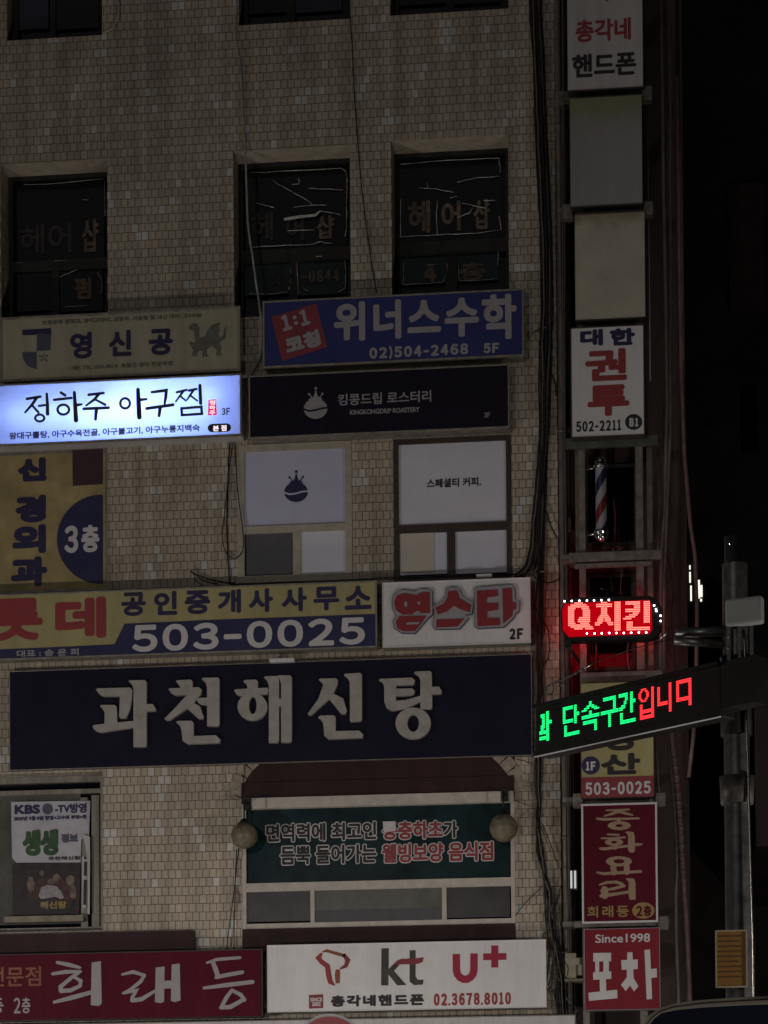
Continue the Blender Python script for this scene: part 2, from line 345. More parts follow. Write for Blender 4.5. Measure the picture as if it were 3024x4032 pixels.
        if bevel:
            b = o.modifiers.new('edge', 'BEVEL'); b.width = bevel; b.segments = 2; b.limit_method = 'ANGLE'
        return o

_glyph = {}
def glyphs(s, spc=1.0):
    if (s, spc) not in _glyph:
        cu = bpy.data.curves.new('tmp', 'FONT'); cu.body = s; cu.resolution_u = 4; cu.space_character = spc; cu.space_line = 0.9; cu.align_x = 'CENTER'
        o = bpy.data.objects.new('tmp', cu); C.objects.link(o)
        dg = bpy.context.evaluated_depsgraph_get(); dg.update()
        me = bpy.data.meshes.new_from_object(o.evaluated_get(dg))
        v = [(a.co.x, a.co.y) for a in me.vertices]; f = [tuple(p.vertices) for p in me.polygons]
        bpy.data.objects.remove(o); bpy.data.curves.remove(cu); bpy.data.meshes.remove(me)
        x0 = min(a[0] for a in v); x1 = max(a[0] for a in v); y0 = min(a[1] for a in v); y1 = max(a[1] for a in v)
        g = []
        for fc in f:
            a = sum(v[fc[i]][0]*v[fc[(i+1) % len(fc)]][1]-v[fc[(i+1) % len(fc)]][0]*v[fc[i]][1] for i in range(len(fc)))
            g.append(fc if a > 0 else fc[::-1])
        _glyph[(s, spc)] = ([((a[0]-x0)/(x1-x0), (a[1]-y0)/(y1-y0)) for a in v], g)
    return _glyph[(s, spc)]
PXM = FP/DIST
FW = {c: chr(ord(c)+0xFEE0) for c in '0123456789:)BF'}
def numerals(s, asp, gap):
    """digits set one by one in even slots; returns unit-box vertices and faces"""
    wd = [{'-': .75, '.': .4, ':': .45, ')': .55, ' ': .45, '1': .8}.get(c, 1.25 if ord(c) > 200 else 1.0) for c in s]
    tot = sum(wd); x = 0.0; V = []; F = []
    gap = min(0.16, gap/asp*tot)
    def boxq(x0, x1, y0, y1):
        n = len(V); V.extend([(x0/tot, y0), (x1/tot, y0), (x1/tot, y1), (x0/tot, y1)]); F.append((n, n+1, n+2, n+3))
    for c, w in zip(s, wd):
        a, b = x+0.07+gap, x+w-0.07-gap
        if c == '-': boxq(a, b, .40, .50)
        elif c == '.': boxq(x+w/2-.05, x+w/2+.05, 0, .08)
        elif c == ':': boxq(x+w/2-.06, x+w/2+.06, .22, .32); boxq(x+w/2-.06, x+w/2+.06, .64, .74)
        elif c != ' ':
            v, f = glyphs(FW.get(c, c)); n = len(V)
            if c == ')': v = [(p, -0.12+1.2*q) for p, q in v]
            V.extend([((a+p*(b-a))/tot, q) for p, q in v]); F.extend([tuple(i+n for i in t) for t in f])
        x += w
    return V, F
def text(par, s, box, Y, mat, bold=0.0, name='lettering', spc=1.0, rot=0.0, lift=0.003, flat=False):
    """lettering laid on the plane Y, fitted to the photo box; bold = stroke gain in photo pixels"""
    k = (DIST+Y)/FP; b = bold*k
    if flat: X0, X1, Z0, Z1 = box
    else: X0, X1, Z0, Z1 = rect(*box, Y-lift)
    if any(c.isdigit() for c in s) and all(c in '0123456789-.:() FB층' for c in s): v, f = numerals(s, (X1-X0)/(Z1-Z0), b/(Z1-Z0)*1.3)
    else: v, f = glyphs(s, spc)
    mb = MB()
    offs = [(0.0, 0.0)]
    if b:
        for q in ([1.0] if bold < 5 else ([0.5, 1.0] if bold < 11 else [0.36, 0.7, 1.0])):
            n = 8 if bold < 5 else 12
            offs += [(b*q*math.cos(2*math.pi*i/n+0.26), b*q*math.sin(2*math.pi*i/n+0.26)) for i in range(n)]
    cx, cz = (X0+X1)/2, (Z0+Z1)/2; cr, sr = math.cos(rot), math.sin(rot)
    for i, (ox, oz) in enumerate(offs):
        vs = []
        for a, c in v:
            x = X0+b+a*(X1-X0-2*b)+ox; z = Z0+b+c*(Z1-Z0-2*b)+oz
            if rot: x, z = cx+(x-cx)*cr-(z-cz)*sr, cz+(x-cx)*sr+(z-cz)*cr
            vs.append((x, Y-lift-i*0.00012, z))
        mb.add(vs, f)
    return mb.build(name, mat, par)
class INK:
    """shapes traced in a zoomed window (ox, oy, scale) of the photo, laid on plane Y"""
    def __init__(s, ox, oy, sc, Y, t=0.0, lift=0.003): s.o = (ox, oy, sc); s.Y = Y; s.t = t; s.n = 0; s.mb = MB(); s.lift = lift
    def w(s, p):
        q = un(s.o[0]+p[0]/s.o[2], s.o[1]+p[1]/s.o[2], s.Y); return (q.x, q.z)
    def y(s): s.n += 1; return s.Y-s.lift-s.t-s.n*0.0002
    def poly(s, *ps):
        for p in ps:
            q = [s.w(a) for a in p]; y = s.y()
            if s.t: s.mb.prism(q, y, s.Y)
            else: s.mb.plate(q, y)
        return s
    def ell(s, cx, cy, rx, ry, ix=0, iy=0, n=28, icx=None, icy=None):
        P = [(cx+rx*math.cos(2*math.pi*j/n), cy+ry*math.sin(2*math.pi*j/n)) for j in range(n)]
        if not ix: return s.poly(P)
        Q = [((icx or cx)+ix*math.cos(2*math.pi*j/n), (icy or cy)+iy*math.sin(2*math.pi*j/n)) for j in range(n)]
        a = [s.w(p) for p in P]; b = [s.w(p) for p in Q]; y = s.y()
        vs = [(p[0], y, p[1]) for p in a+b]; fs = [(j, n+j, n+(j+1) % n, (j+1) % n) for j in range(n)]
        if s.t:
            vs += [(p[0], s.Y, p[1]) for p in a+b]
            fs += [(j, (j+1) % n, 2*n+(j+1) % n, 2*n+j) for j in range(n)] + [(n+(j+1) % n, n+j, 3*n+j, 3*n+(j+1) % n) for j in range(n)]
        s.mb.add(vs, fs); return s
    def line(s, pts, w, cap=True):
        pts = [Vector(p) for p in pts]; k = len(pts); ws = w if isinstance(w, (list, tuple)) else [w]*k
        Lp, Rp = [], []
        for i, p in enumerate(pts):
            d1 = (pts[i]-pts[i-1]).normalized() if i else (pts[1]-pts[0]).normalized()
            d2 = (pts[i+1]-pts[i]).normalized() if i < k-1 else d1
            t = (d1+d2); t = t.normalized() if t.length > 1e-3 else d1
            nn = Vector((-t.y, t.x)); m = ws[i]/2/max(0.5, abs(nn.dot(Vector((-d1.y, d1.x)))))
            Lp.append(p+nn*m); Rp.append(p-nn*m)
        if cap:
            d = (pts[-1]-pts[-2]).normalized(); e = (pts[0]-pts[1]).normalized(); r1, r0 = ws[-1]/2, ws[0]/2
            n1 = Vector((-d.y, d.x)); n0 = Vector((-e.y, e.x))
            end = [pts[-1]+d*r1*math.sin(a)+n1*r1*math.cos(a) for a in (0.6, 1.2, 1.94, 2.54)]
            sta = [pts[0]+e*r0*math.sin(a)+n0*r0*math.cos(a) for a in (0.6, 1.2, 1.94, 2.54)]
        else: end = sta = []
        q = Lp+end+Rp[::-1]+sta
        return s.poly([tuple(a) for a in q])
    def build(s, name, mat, par): return s.mb.build(name, mat, par)

def frame_ring(mb, x0, x1, z0, z1, w, y0, y1):
    mb.box(x0, x1, y0, y1, z1-w, z1); mb.box(x0, x1, y0, y1, z0, z0+w)
    mb.box(x0, x0+w, y0, y1, z0+w, z1-w); mb.box(x1-w, x1, y0, y1, z0+w, z1-w); return mb

# ------------------------------------------------------------------ ground
MB().box(-90, 90, -120, 90, -0.5, -0.16).build('ground', 'asphalt', kind='structure')
MB().box(-90, 90, -60, -8.6, -0.159, -0.15).build('road', 'asphalt', kind='structure')
MB().box(-90, 90, -8.6, 3, -0.159, 0.0).build('pavement', 'paver', kind='structure')
MB().box(-90, 90, -8.75, -8.6, -0.15, 0.01).build('kerb', 'sill', kind='structure')
ln = MB()
for i in range(-9, 9): ln.box(i*8-1.5, i*8+1.5, -20.0, -19.86, -0.15, -0.146)
ln.build('road_markings', 'paint', kind='structure')

# ------------------------------------------------------------------ the tiled building with its openings
XC = un(2197, 2000, 0).x; XL = un(-700, 2000, 0).x; ZT = 19.0; REV = 0.42
bld = thing('shop_building', (XL, 0, 0), 'beige tiled shop building covered in shop signs and loose cables', 'building')
OPEN = {}
for k, b in {'a5': (27, -420, 401, 149), 'b5': (939, -460, 1375, 87), 'c5': (1535, -480, 2000, 48),
             'a4': (4, 636, 423, 1262), 'b4': (920, 582, 1380, 1240), 'c4': (1542, 542, 2003, 1230),
             'a3': (-14, 1772, 424, 2330), 'b3': (935, 1745, 1387, 2290), 'c3': (1550, 1722, 2014, 2290),
             'a2': (-60, 3044, 405, 3668), 'b2': (952, 2930, 2028, 3760)}.items():
    OPEN[k] = rect(*b, 0.0)
xs = sorted({XL, XC} | {v for o in OPEN.values() for v in o[:2]}); zs = sorted({0.0, ZT} | {v for o in OPEN.values() for v in o[2:]})
wl = MB()
for i in range(len(xs)-1):
    for j in range(len(zs)-1):
        cx, cz = (xs[i]+xs[i+1])/2, (zs[j]+zs[j+1])/2
        if any(o[0] < cx < o[1] and o[2] < cz < o[3] for o in OPEN.values()): continue
        wl.add([(xs[i],0,zs[j]),(xs[i+1],0,zs[j]),(xs[i+1],0,zs[j+1]),(xs[i],0,zs[j+1])], [(0,1,2,3)])
SOF = []
for k, (a, b, c, d) in OPEN.items():
    r = REV
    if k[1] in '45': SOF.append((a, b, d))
    else: wl.add([(a,0,d),(b,0,d),(b,r,d),(a,r,d)], [(3,2,1,0)])
    wl.add([(a,0,c),(b,0,c),(b,r,c),(a,r,c)], [(0,1,2,3)])
    wl.add([(a,0,c),(a,r,c),(a,r,d),(a,0,d)], [(0,1,2,3)]); wl.add([(b,0,c),(b,r,c),(b,r,d),(b,0,d)], [(3,2,1,0)])
wl.add([(XC,0,0),(XC,9,0),(XC,9,ZT),(XC,0,ZT)], [(0,1,2,3)]); wl.add([(XL,0,0),(XL,9,0),(XL,9,ZT),(XL,0,ZT)], [(3,2,1,0)])
wl.add([(XL,9,0),(XC,9,0),(XC,9,ZT),(XL,9,ZT)], [(3,2,1,0)]); wl.add([(XL,0,ZT),(XC,0,ZT),(XC,9,ZT),(XL,9,ZT)], [(0,1,2,3)])
# spandrels of the arch on the second floor
a, b, c, d = OPEN['b2']
lft = [un(*p).to_tuple() for p in ((952, 3150), (955, 3110), (972, 3065), (995, 3035), (1025, 3006), (1060, 2985))]
rgt = [un(*p).to_tuple() for p in ((2028, 3122), (2018, 3080), (1995, 3045), (1966, 3010), (1936, 2981), (1900, 2955))]
wl.prism([(p[0], p[2]) for p in lft]+[(lft[-1][0], d), (a, d)], 0.0, REV-0.02)
wl.prism([(p[0], p[2]) for p in rgt]+[(rgt[-1][0], d), (b, d)], 0.0, REV-0.02)
wall = wl.build('wall', 'brick', bld, uv=True)
for a_, b_, d_ in SOF: MB().box(a_+.002, b_-.002, 0.004, REV, d_-0.001, d_+0.02).build('window_head', 'soffit_lit_tone', bld)
for cv, sg in ((lft, -1), (rgt, 1)):
    vs = MB()
    for i in range(len(cv)-1):
        p, q = Vector((cv[i][0], 0, cv[i][2])), Vector((cv[i+1][0], 0, cv[i+1][2])); t = (q-p); n = Vector((t.z, 0, -t.x)).normalized()
        if n.x*sg < 0: n = -n
        g = t.normalized()*0.003
        vs.prism([((p+g).x, (p+g).z), ((q-g).x, (q-g).z), ((q-g+n*0.15).x, (q-g+n*0.15).z), ((p+g+n*0.15).x, (p+g+n*0.15).z)], -0.012, 0.05)
    vs.build('brick_arch', 'arch_tile', bld)

def window(k, mat, fw, bars, depth, panes, name='window', label=None):
    """frame set back by depth in opening k; bars = list of boxes in photo pixels; panes = list of (box, material)"""
    x0, x1, z0, z1 = OPEN[k]; f = MB(); frame_ring(f, x0+0.002, x1-0.002, z0+0.002, z1-0.002, fw, depth, depth+0.07)
    for ib, b in enumerate(bars):
        r = rect(*b, depth); f.box(max(r[0], x0+0.004), min(r[1], x1-0.004), depth+0.003+0.002*ib, depth+0.06-0.002*ib, max(r[2], z0+.004), min(r[3], z1-.004))
    o = f.build(name, mat, bld, label)
    MB().box(x0+0.004, x1-0.004, depth+0.075, depth+0.09, z0+0.004, z1-0.004).build('backing', 'glass_dark', o)
    for i, (b, pm) in enumerate(panes):
        r = rect(*b, depth+0.03); MB().box(r[0], r[1], depth+0.03, depth+0.04, r[2], r[3]).build('pane', pm, o)
    return o
def edge(win, lines, Y, r=0.0035, name='peeling_film', mat='tape'):
    rr = random.Random(len(lines))
    for pts in lines:
        mb = MB()
        P = [un(x, y, Y-0.012) for x, y in pts]; Q = []
        for i in range(len(P)-1):
            for t in (0, .34, .67): Q.append(P[i].lerp(P[i+1], t)+Vector((rr.uniform(-.004, .004), rr.uniform(-.006, .004), rr.uniform(-.004, .004))))
        Q.append(P[-1]); mb.tube(Q, [r*rr.uniform(.4, 1.25) for _ in Q], 5); mb.build(name, mat, win)

# fifth floor
window('a5', 'frame_dark', 0.07, [(196, -420, 218, 149)], 0.22, [((60, -400, 190, 115), 'glass_blue'), ((222, -400, 388, 112), 'glass_dark')])
window('b5', 'frame_dark', 0.07, [(1128, -460, 1160, 87)], 0.22, [((965, -440, 1128, 52), 'glass_dark'), ((1160, -440, 1345, 46), 'glass_blue')])
window('c5', 'frame_dark', 0.07, [(1755, -480, 1785, 48)], 0.22, [((1565, -460, 1755, 18), 'glass_dark'), ((1785, -460, 1970, 12), 'glass_dark')])
# fourth floor, dark, with the rags of an old hair shop's window lettering
WY = REV-0.06
w4a = window('a4', 'frame_dark', 0.05, [(40, 1022, 420, 1064), (205, 1060, 232, 1262)], WY-0.03, [((58, 720, 410, 1024), 'glass_dark'), ((48, 1066, 205, 1225), 'glass_dark'), ((232, 1066, 405, 1225), 'glass_dark')])
G4 = WY-0.01
text(w4a, '헤어', (78, 880, 282, 998), G4, 'ghost_dark', 3)
text(w4a, '샵', (322, 862, 388, 992), G4, 'ghost_tan', 3)
text(w4a, '펌', (292, 1092, 360, 1178), G4, 'ghost_tan', 4)
edge(w4a, [[(63, 1036), (250, 1024), (416, 1014)], [(95, 728), (230, 722), (405, 705)], [(234, 1092), (270, 1075), (305, 1062)], [(385, 1072), (398, 1098), (402, 1130), (399, 1155)], [(322, 786), (350, 786)], [(250, 1208), (350, 1203)], [(412, 712), (414, 850)]], G4, 0.003)
w4b = window('b4', 'frame_dark', 0.05, [(925, 978, 1378, 1032), (1140, 1030, 1172, 1240)], WY-0.03, [((968, 680, 1366, 980), 'glass_dark'), ((962, 1034, 1140, 1162), 'glass_green'), ((1172, 1010, 1362, 1160), 'glass_green')])
text(w4b, '헤', (990, 835, 1076, 948), G4, 'ghost_dark', 3)
text(w4b, '어', (1125, 850, 1198, 948), G4, 'ghost_dark', 3)
text(w4b, '샵', (1246, 848, 1316, 940), G4, 'ghost_tan', 3)
text(w4b, '-0844', (1186, 1062, 1342, 1112), G4, 'ghost_tan', 3)
text(w4b, '50', (1060, 1080, 1122, 1122), G4, 'ghost_dark', 3)
edge(w4b, [[(983, 680), (1150, 672), (1344, 664), (1362, 675), (1368, 720)], [(989, 974), (1130, 966), (1225, 962), (1265, 952), (1305, 958)], [(1365, 700), (1366, 850), (1364, 905), (1358, 930)],
           [(1075, 712), (1130, 745), (1190, 778), (1228, 802)], [(1150, 728), (1178, 725), (1176, 700)], [(1214, 742), (1262, 744), (1350, 748)], [(1010, 800), (1050, 812), (1080, 818)], [(1155, 816), (1230, 808), (1290, 808)],
           [(1170, 1030), (1172, 1100), (1174, 1162)], [(1240, 1010), (1300, 1008), (1358, 1004), (1361, 1070), (1360, 1135), (1330, 1150)], [(980, 1156), (1060, 1160), (1132, 1150)], [(1146, 1060), (1146, 1110), (1136, 1140)], [(1190, 1130), (1215, 1148)], [(1262, 830), (1340, 846)], [(1130, 908), (1240, 905)]], G4, 0.0045)
INK(900, 560, 3.016, G4-0.03).line([(672, 915), (850, 885), (1030, 868), (1090, 818)], [34, 34, 30, 14]).build('loose_film_strip', 'tape', w4b)
w4c = window('c4', 'frame_dark', 0.05, [(1545, 945, 2000, 1002), (1756, 990, 1800, 1215)], WY-0.03, [((1572, 640, 1976, 945), 'glass_dark'), ((1575, 1000, 1756, 1118), 'glass_green'), ((1800, 985, 1962, 1105), 'glass_green')])
text(w4c, '헤', (1606, 790, 1694, 918), G4, 'ghost_tan', 3.5)
text(w4c, '어', (1738, 790, 1814, 910), G4, 'ghost_tan', 3.5)
text(w4c, '샵', (1864, 783, 1930, 902), G4, 'ghost_tan', 3)
text(w4c, '4', (1656, 1044, 1728, 1112), G4, 'ghost_tan', 4.5)
text(w4c, '층', (1810, 1032, 1914, 1103), G4, 'ghost_tan', 3.5)
edge(w4c, [[(1574, 648), (1650, 640), (1800, 630), (1965, 622), (1970, 680)], [(1577, 785), (1578, 860), (1577, 930)], [(1567, 934), (1680, 927), (1760, 922), (1880, 918), (1970, 905)], [(1966, 850), (1974, 905)],
           [(1650, 740), (1720, 744), (1790, 758)], [(1800, 718), (1880, 700), (1968, 694)], [(1681, 718), (1684, 738)], [(1775, 778), (1800, 775)], [(1722, 790), (1718, 860), (1722, 920)], [(1820, 800), (1870, 812), (1915, 820)], [(1800, 856), (1850, 838), (1862, 815)],
           [(1905, 790), (1952, 790)], [(1588, 1040), (1590, 1080), (1587, 1120), (1660, 1118), (1744, 1112), (1752, 1090), (1762, 1060), (1758, 1036)], [(1570, 1030), (1574, 1090)], [(1804, 1042), (1808, 1105), (1870, 1106), (1962, 1096)], [(1962, 990), (1960, 1050)], [(1680, 1044), (1720, 1040)]], G4, 0.0045)
# third floor
w3a = window('a3', 'alu', 0.035, [(276, 1786, 284, 2330)], 0.03, [])
YF = 0.026
x0, x1, z0, z1 = OPEN['a3']
film = MB().box(x0+0.035, x1-0.035, YF, YF+0.02, z0+0.035, z1-0.035).build('window_film', 'yellow_film', w3a)
INK(0, 1700, 1.508, YF).poly([(430, 112), (612, 102), (612, 312), (432, 322)]).build('plum_block', 'plum', w3a)
INK(0, 1700, 1.508, YF, lift=0.004).poly([(612, 375)]+[(610+272*math.cos(t), 640-268*math.sin(t)) for t in [1.62+i*0.1515 for i in range(1, 20)]]+[(612, 905)]).build('navy_disc', 'navy', w3a)
text(w3a, '3층', (243, 2068, 402, 2176), YF-0.004, 'letter_white', 5, spc=0.8)
for ch, b in (('신', (70, 1802, 184, 1896)), ('경', (60, 1950, 182, 2058)), ('외', (48, 2066, 181, 2180)), ('과', (42, 2192, 186, 2310))):
    text(w3a, ch, b, YF, 'navyink', 9)
w3b = window('b3', 'frame_cream', 0.075, [(940, 2066, 1385, 2094), (1153, 2090, 1182, 2285)], -0.012,
    [((955, 1750, 1375, 2070), 'film_lilac'), ((968, 2090, 1155, 2275), 'screen'), ((1178, 2088, 1362, 2258), 'film_white')])
def coffee(par, ox, oy, Y, mat, gap):
    i = INK(850+ox, 1700+oy, 1.229, Y); i.ell(388, 292, 57, 49)
    i.poly([(352, 248), (366, 240), (358, 222), (376, 238), (386, 212), (392, 212), (402, 238), (420, 220), (413, 240), (424, 246), (388, 252)])
    for x, y, r in ((357, 222, 6), (389, 194, 7), (389, 210, 5), (421, 220, 6)): i.ell(x, y, r, r, n=12)
    o = i.build('logo', mat, par)
    INK(850+ox, 1700+oy, 1.229, Y-0.004).line([(328, 293), (355, 303), (385, 300), (415, 291), (450, 286)], 8).build('logo_gap', gap, o); return o
coffee(w3b, 0, 0, 0.016, 'navyink', 'film_lilac')
w3c = window('c3', 'frame_brown', 0.055, [(1555, 2060, 2012, 2092), (1760, 2088, 1792, 2285)], -0.012,
    [((1560, 1730, 2006, 2068), 'film_white'), ((1574, 2092, 1766, 2262), 'film_white'), ((1790, 2082, 2008, 2256), 'film_white')])
text(w3c, '스페셜티 커피.', (1680, 1882, 1894, 1918), 0.016, 'black_ink', 1.2)
r = rect(1578, 2098, 1710, 2256, 0.012); MB().box(r[0], r[1], 0.008, 0.0165, r[2], r[3]).build('roller_blind', 'shade_warm', w3c)
# second floor, left: window with a TV-broadcast poster
w2a = window('a2', 'alu', 0.07, [(-50, 3110, 400, 3128), (318, 3140, 345, 3660), (360, 3130, 390, 3660)], 0.2, [((-60, 3130, 318, 3640), 'glass_olive')])
PY = 0.19
po = INK(0, 3120, 3.95, PY, 0.004).poly([(175, 150), (1405, 132), (1385, 700), (1265, 730), (1255, 1090), (260, 1095), (190, 1020)]).build('poster', 'poster_stock', w2a)
P2 = PY-0.008
text(po, 'KBS', (57, 3168, 158, 3206), P2, 'navyink', 3.5); text(po, '-TV방영', (216, 3163, 341, 3202), P2, 'navyink', 2)
INK(0, 3120, 3.95, P2).ell(742, 258, 84, 86).build('globe_mark', 'slate_ink', po)
text(po, '2025년 9월 8일 방영<고수의 부엌>편', (54, 3211, 341, 3229), P2, 'navyink', 1.2)
text(po, '생생', (88, 3266, 230, 3370), P2, 'leaf_green', 7); text(po, '정보', (240, 3282, 308, 3318), P2, 'slate_ink', 3)
text(po, '과천해신탕', (188, 3371, 318, 3387), P2, 'black_ink', 1)
ph = INK(0, 3120, 3.95, PY, 0.003).poly([(195, 1110), (1255, 1088), (1235, 1900), (195, 1905)]).build('food_photo', 'food_dark', w2a)
INK(0, 3120, 3.95, P2).poly([(425, 1400), (440, 1310), (490, 1300), (540, 1390), (600, 1345), (720, 1330), (840, 1330), (880, 1235), (930, 1290), (1000, 1380), (1040, 1300), (1110, 1285), (1165, 1320), (1160, 1440), (1195, 1520), (1180, 1610), (1120, 1670), (440, 1670)]).build('printed_soup', 'food_red', ph)
i = INK(0, 3120, 3.95, P2-0.003); i.ell(480, 1430, 55, 125); i.ell(1095, 1370, 65, 85); i.ell(1140, 1550, 55, 110); i.ell(880, 1330, 60, 60); i.ell(800, 1390, 60, 40); i.ell(650, 1255, 35, 45); i.build('printed_crab', 'food_tan', ph)
INK(0, 3120, 3.95, P2-0.006).poly([(600, 1600), (640, 1480), (740, 1440), (880, 1460), (950, 1540), (1000, 1640), (900, 1680), (640, 1670)]).build('printed_noodles', 'food_pale', ph)
INK(0, 3120, 3.95, P2-0.007).poly([(420, 1660), (700, 1655), (850, 1620), (1020, 1690), (1150, 1670), (1110, 1800), (1060, 1885), (490, 1895), (430, 1770)]).build('printed_bowl', 'black_ink', ph)
text(ph, '해신탕', (158, 3548, 262, 3578), P2-0.009, 'gold_ink', 1.5)
st = INK(0, 3120, 3.95, PY, 0.003).poly([(1275, 1000), (1365, 995), (1345, 1800), (1285, 1790)]).build('side_strip', 'poster_stock', w2a)
INK(0, 3120, 3.95, P2).poly([(1310, 1080), (1355, 1080), (1350, 1300), (1305, 1300)], [(1305, 1360), (1350, 1360), (1335, 1750), (1295, 1750)], [(1310, 1000), (1345, 1000), (1345, 1040), (1310, 1040)]).build('lettering', 'black_ink', st)
INK(0, 3120, 3.95, 0.165, 0.01).poly([(1290, 650), (1400, 690), (1405, 1000), (1398, 1900), (1366, 1890), (1362, 1000)]).build('torn_banner', 'white_dirty', w2a)
r = rect(20, 3608, 330, 3632, 0.15); MB().box(r[0], r[1], 0.1, 0.2, r[2], r[3]).build('inner_sill', 'sill', w2a)
# second floor, the arched shop window
w2b = window('b2', 'frame_white', 0.045, [(955, 3136, 2026, 3174), (955, 3466, 2026, 3500), (1222, 3498, 1238, 3650), (1740, 3488, 1758, 3640), (955, 3626, 2026, 3648)], 0.0,
    [((975, 3174, 2014, 3470), 'glass_green'), ((972, 3500, 1224, 3628), 'glass_smoke'), ((1236, 3498, 1742, 3630), 'glass_olive'), ((1756, 3486, 2008, 3612), 'glass_smoke')])
x0, x1, z0, z1 = OPEN['b2']
zt = un(1490, 3152, 0).z; zb = un(1490, 3646, 0).z; zm = un(1490, 3068, 0).z
MB().box(x0+0.003, x1-0.003, -0.006, 0.05, zm, z1-0.003).box(x0+0.003, x1-0.003, -0.02, 0.05, zt, zm-0.004).build('head_panel', 'maroon', w2b)
MB().box(x0+0.003, x1-0.003, -0.008, 0.05, z0+0.003, zb-0.004).build('apron_panel', 'maroon', w2b)
r = rect(962, 3130, 2022, 3172, -0.03); MB().box(r[0], r[1], -0.05, -0.021, r[2], r[3]).build('head_rail', 'frame_white', w2b)
r = rect(1238, 3580, 1740, 3628, 0.026); MB().box(r[0], r[1], 0.022, 0.029, r[2], r[3]).build('frosted_band', 'screen', w2b)
YB = 0.026
for s, b, mt, w in (('면역력에 최고인', (1048, 3240, 1482, 3311), 'black_ink', 1.5), ('동충하초', (1506, 3233, 1744, 3304), 'red_letter', 1.5), ('가', (1746, 3232, 1802, 3300), 'black_ink', 1.5),
                    ('듬뿍 들어가는', (1104, 3327, 1482, 3402), 'black_ink', 1.5), ('웰빙보양 음식점', (1504, 3318, 1942, 3393), 'red_letter', 1.5)):
    text(w2b, s, (b[0]-4, b[1]-4, b[2]+4, b[3]+4), YB, 'letter_white', 6.5, lift=0.002)
    text(w2b, s, b, YB-0.006, mt, 2.5)
INK(850, 2900, 1.229, YB-0.012).poly([(808, 412), (868, 410), (870, 458), (812, 464)]).build('white_patch', 'letter_white', w2b)
# panels under the second-floor windows
r = rect(-60, 3674, 768, 3770, -0.03); MB().box(r[0], r[1], -0.05, -0.002, r[2], r[3]).build('apron_panel', 'maroon', bld)

# ------------------------------------------------------------------ shop signs on the facade
FS = 'wide shop signs fixed along the tiled facade'
def sign(c4, dep, face, rim, rw, label, group=FS, name='shop_sign', back=0.0, cat='shop sign', rounded=0.0):
    (ax, ay), (bx, by), (cx, cy), (dx, dy) = c4; Y = -dep
    tl, tr, br_, bl = un(ax, ay, Y), un(bx, by, Y), un(cx, cy, Y), un(dx, dy, Y)
    x0, x1, z0, z1 = (tl.x+bl.x)/2, (tr.x+br_.x)/2, (bl.z+br_.z)/2, (tl.z+tr.z)/2
    t = thing(name, ((x0+x1)/2, back, z0), label, cat, group)
    MB().box(x0+0.004, x1-0.004, Y+0.02, back-0.001, z0+0.004, z1-0.004).build('housing', 'alu' if rim != 'alu_dark' else 'alu_dark', t)
    if rw: frame_ring(MB(), x0-rw*0.6, x1+rw*0.6, z0-rw*0.6, z1+rw*0.6, rw, Y-0.008, Y+0.03).build('rim', rim, t, bevel=0.003)
    if face: MB().box(x0+0.001, x1-0.001, Y, Y+0.018, z0+0.001, z1-0.001).build('face', face, t, bevel=rounded)
    return t, Y, (x0, x1, z0, z1)

# cream sign with a grey dragon
t, Y, q = sign([(6, 1254), (940, 1214), (941, 1459), (6, 1496)], 0.2, 'cream', 'alu', 0.03, 'dim cream sign with three spaced dark letters and a grey winged dragon')
text(t, '영', (276, 1308, 362, 1413), Y, 'navyink', 5); text(t, '신', (428, 1301, 518, 1403), Y, 'navyink', 5); text(t, '공', (586, 1295, 681, 1399), Y, 'navyink', 5)
text(t, '초중등부 중학교, 영어고대비, 고등부, 서술형 및 내신 대비, 고3수능', (165, 1246, 795, 1266), Y, 'emblem', 1, name='small_lettering')
text(t, '4층) TEL. 504-3814  초등고 영어 전문학원', (277, 1430, 680, 1452), Y, 'emblem', 1, name='small_lettering')
Z2 = (40, 1230, 1.8033)
INK(*Z2, Y).poly([(85, 125), (290, 112), (293, 152), (190, 157), (190, 160), (88, 163)]).build('logo', 'navyink', t)
INK(*Z2, Y).poly([(190, 160), (292, 153), (287, 270), (188, 275)], [(85, 285), (190, 279), (188, 405), (130, 385), (95, 340)]).build('logo', 'slate_ink', t)
i = INK(*Z2, Y)
for x, y in ((212, 312), (228, 318), (245, 330), (262, 310), (222, 340), (258, 342), (240, 305)): i.poly([(x-7, y-5), (x+6, y-7), (x+8, y+4), (x-4, y+7)])
i.build('logo', 'slate_ink', t)
INK(*Z2, Y).poly([(1268, 105), (1285, 82), (1322, 78), (1348, 112), (1340, 150), (1345, 180), (1385, 168), (1400, 125), (1440, 85), (1495, 72), (1480, 105), (1492, 128), (1475, 145), (1488, 175), (1510, 168), (1518, 120), (1538, 95), (1530, 185), (1485, 215), (1502, 245), (1492, 285), (1512, 308), (1462, 308), (1466, 262), (1430, 242), (1400, 260), (1398, 298), (1415, 316), (1362, 316), (1368, 280), (1345, 272), (1325, 300), (1330, 316), (1285, 312), (1300, 272), (1285, 240), (1268, 218), (1285, 205), (1305, 220), (1318, 200), (1306, 150), (1300, 128), (1278, 128)]).build('dragon_emblem', 'emblem', t)
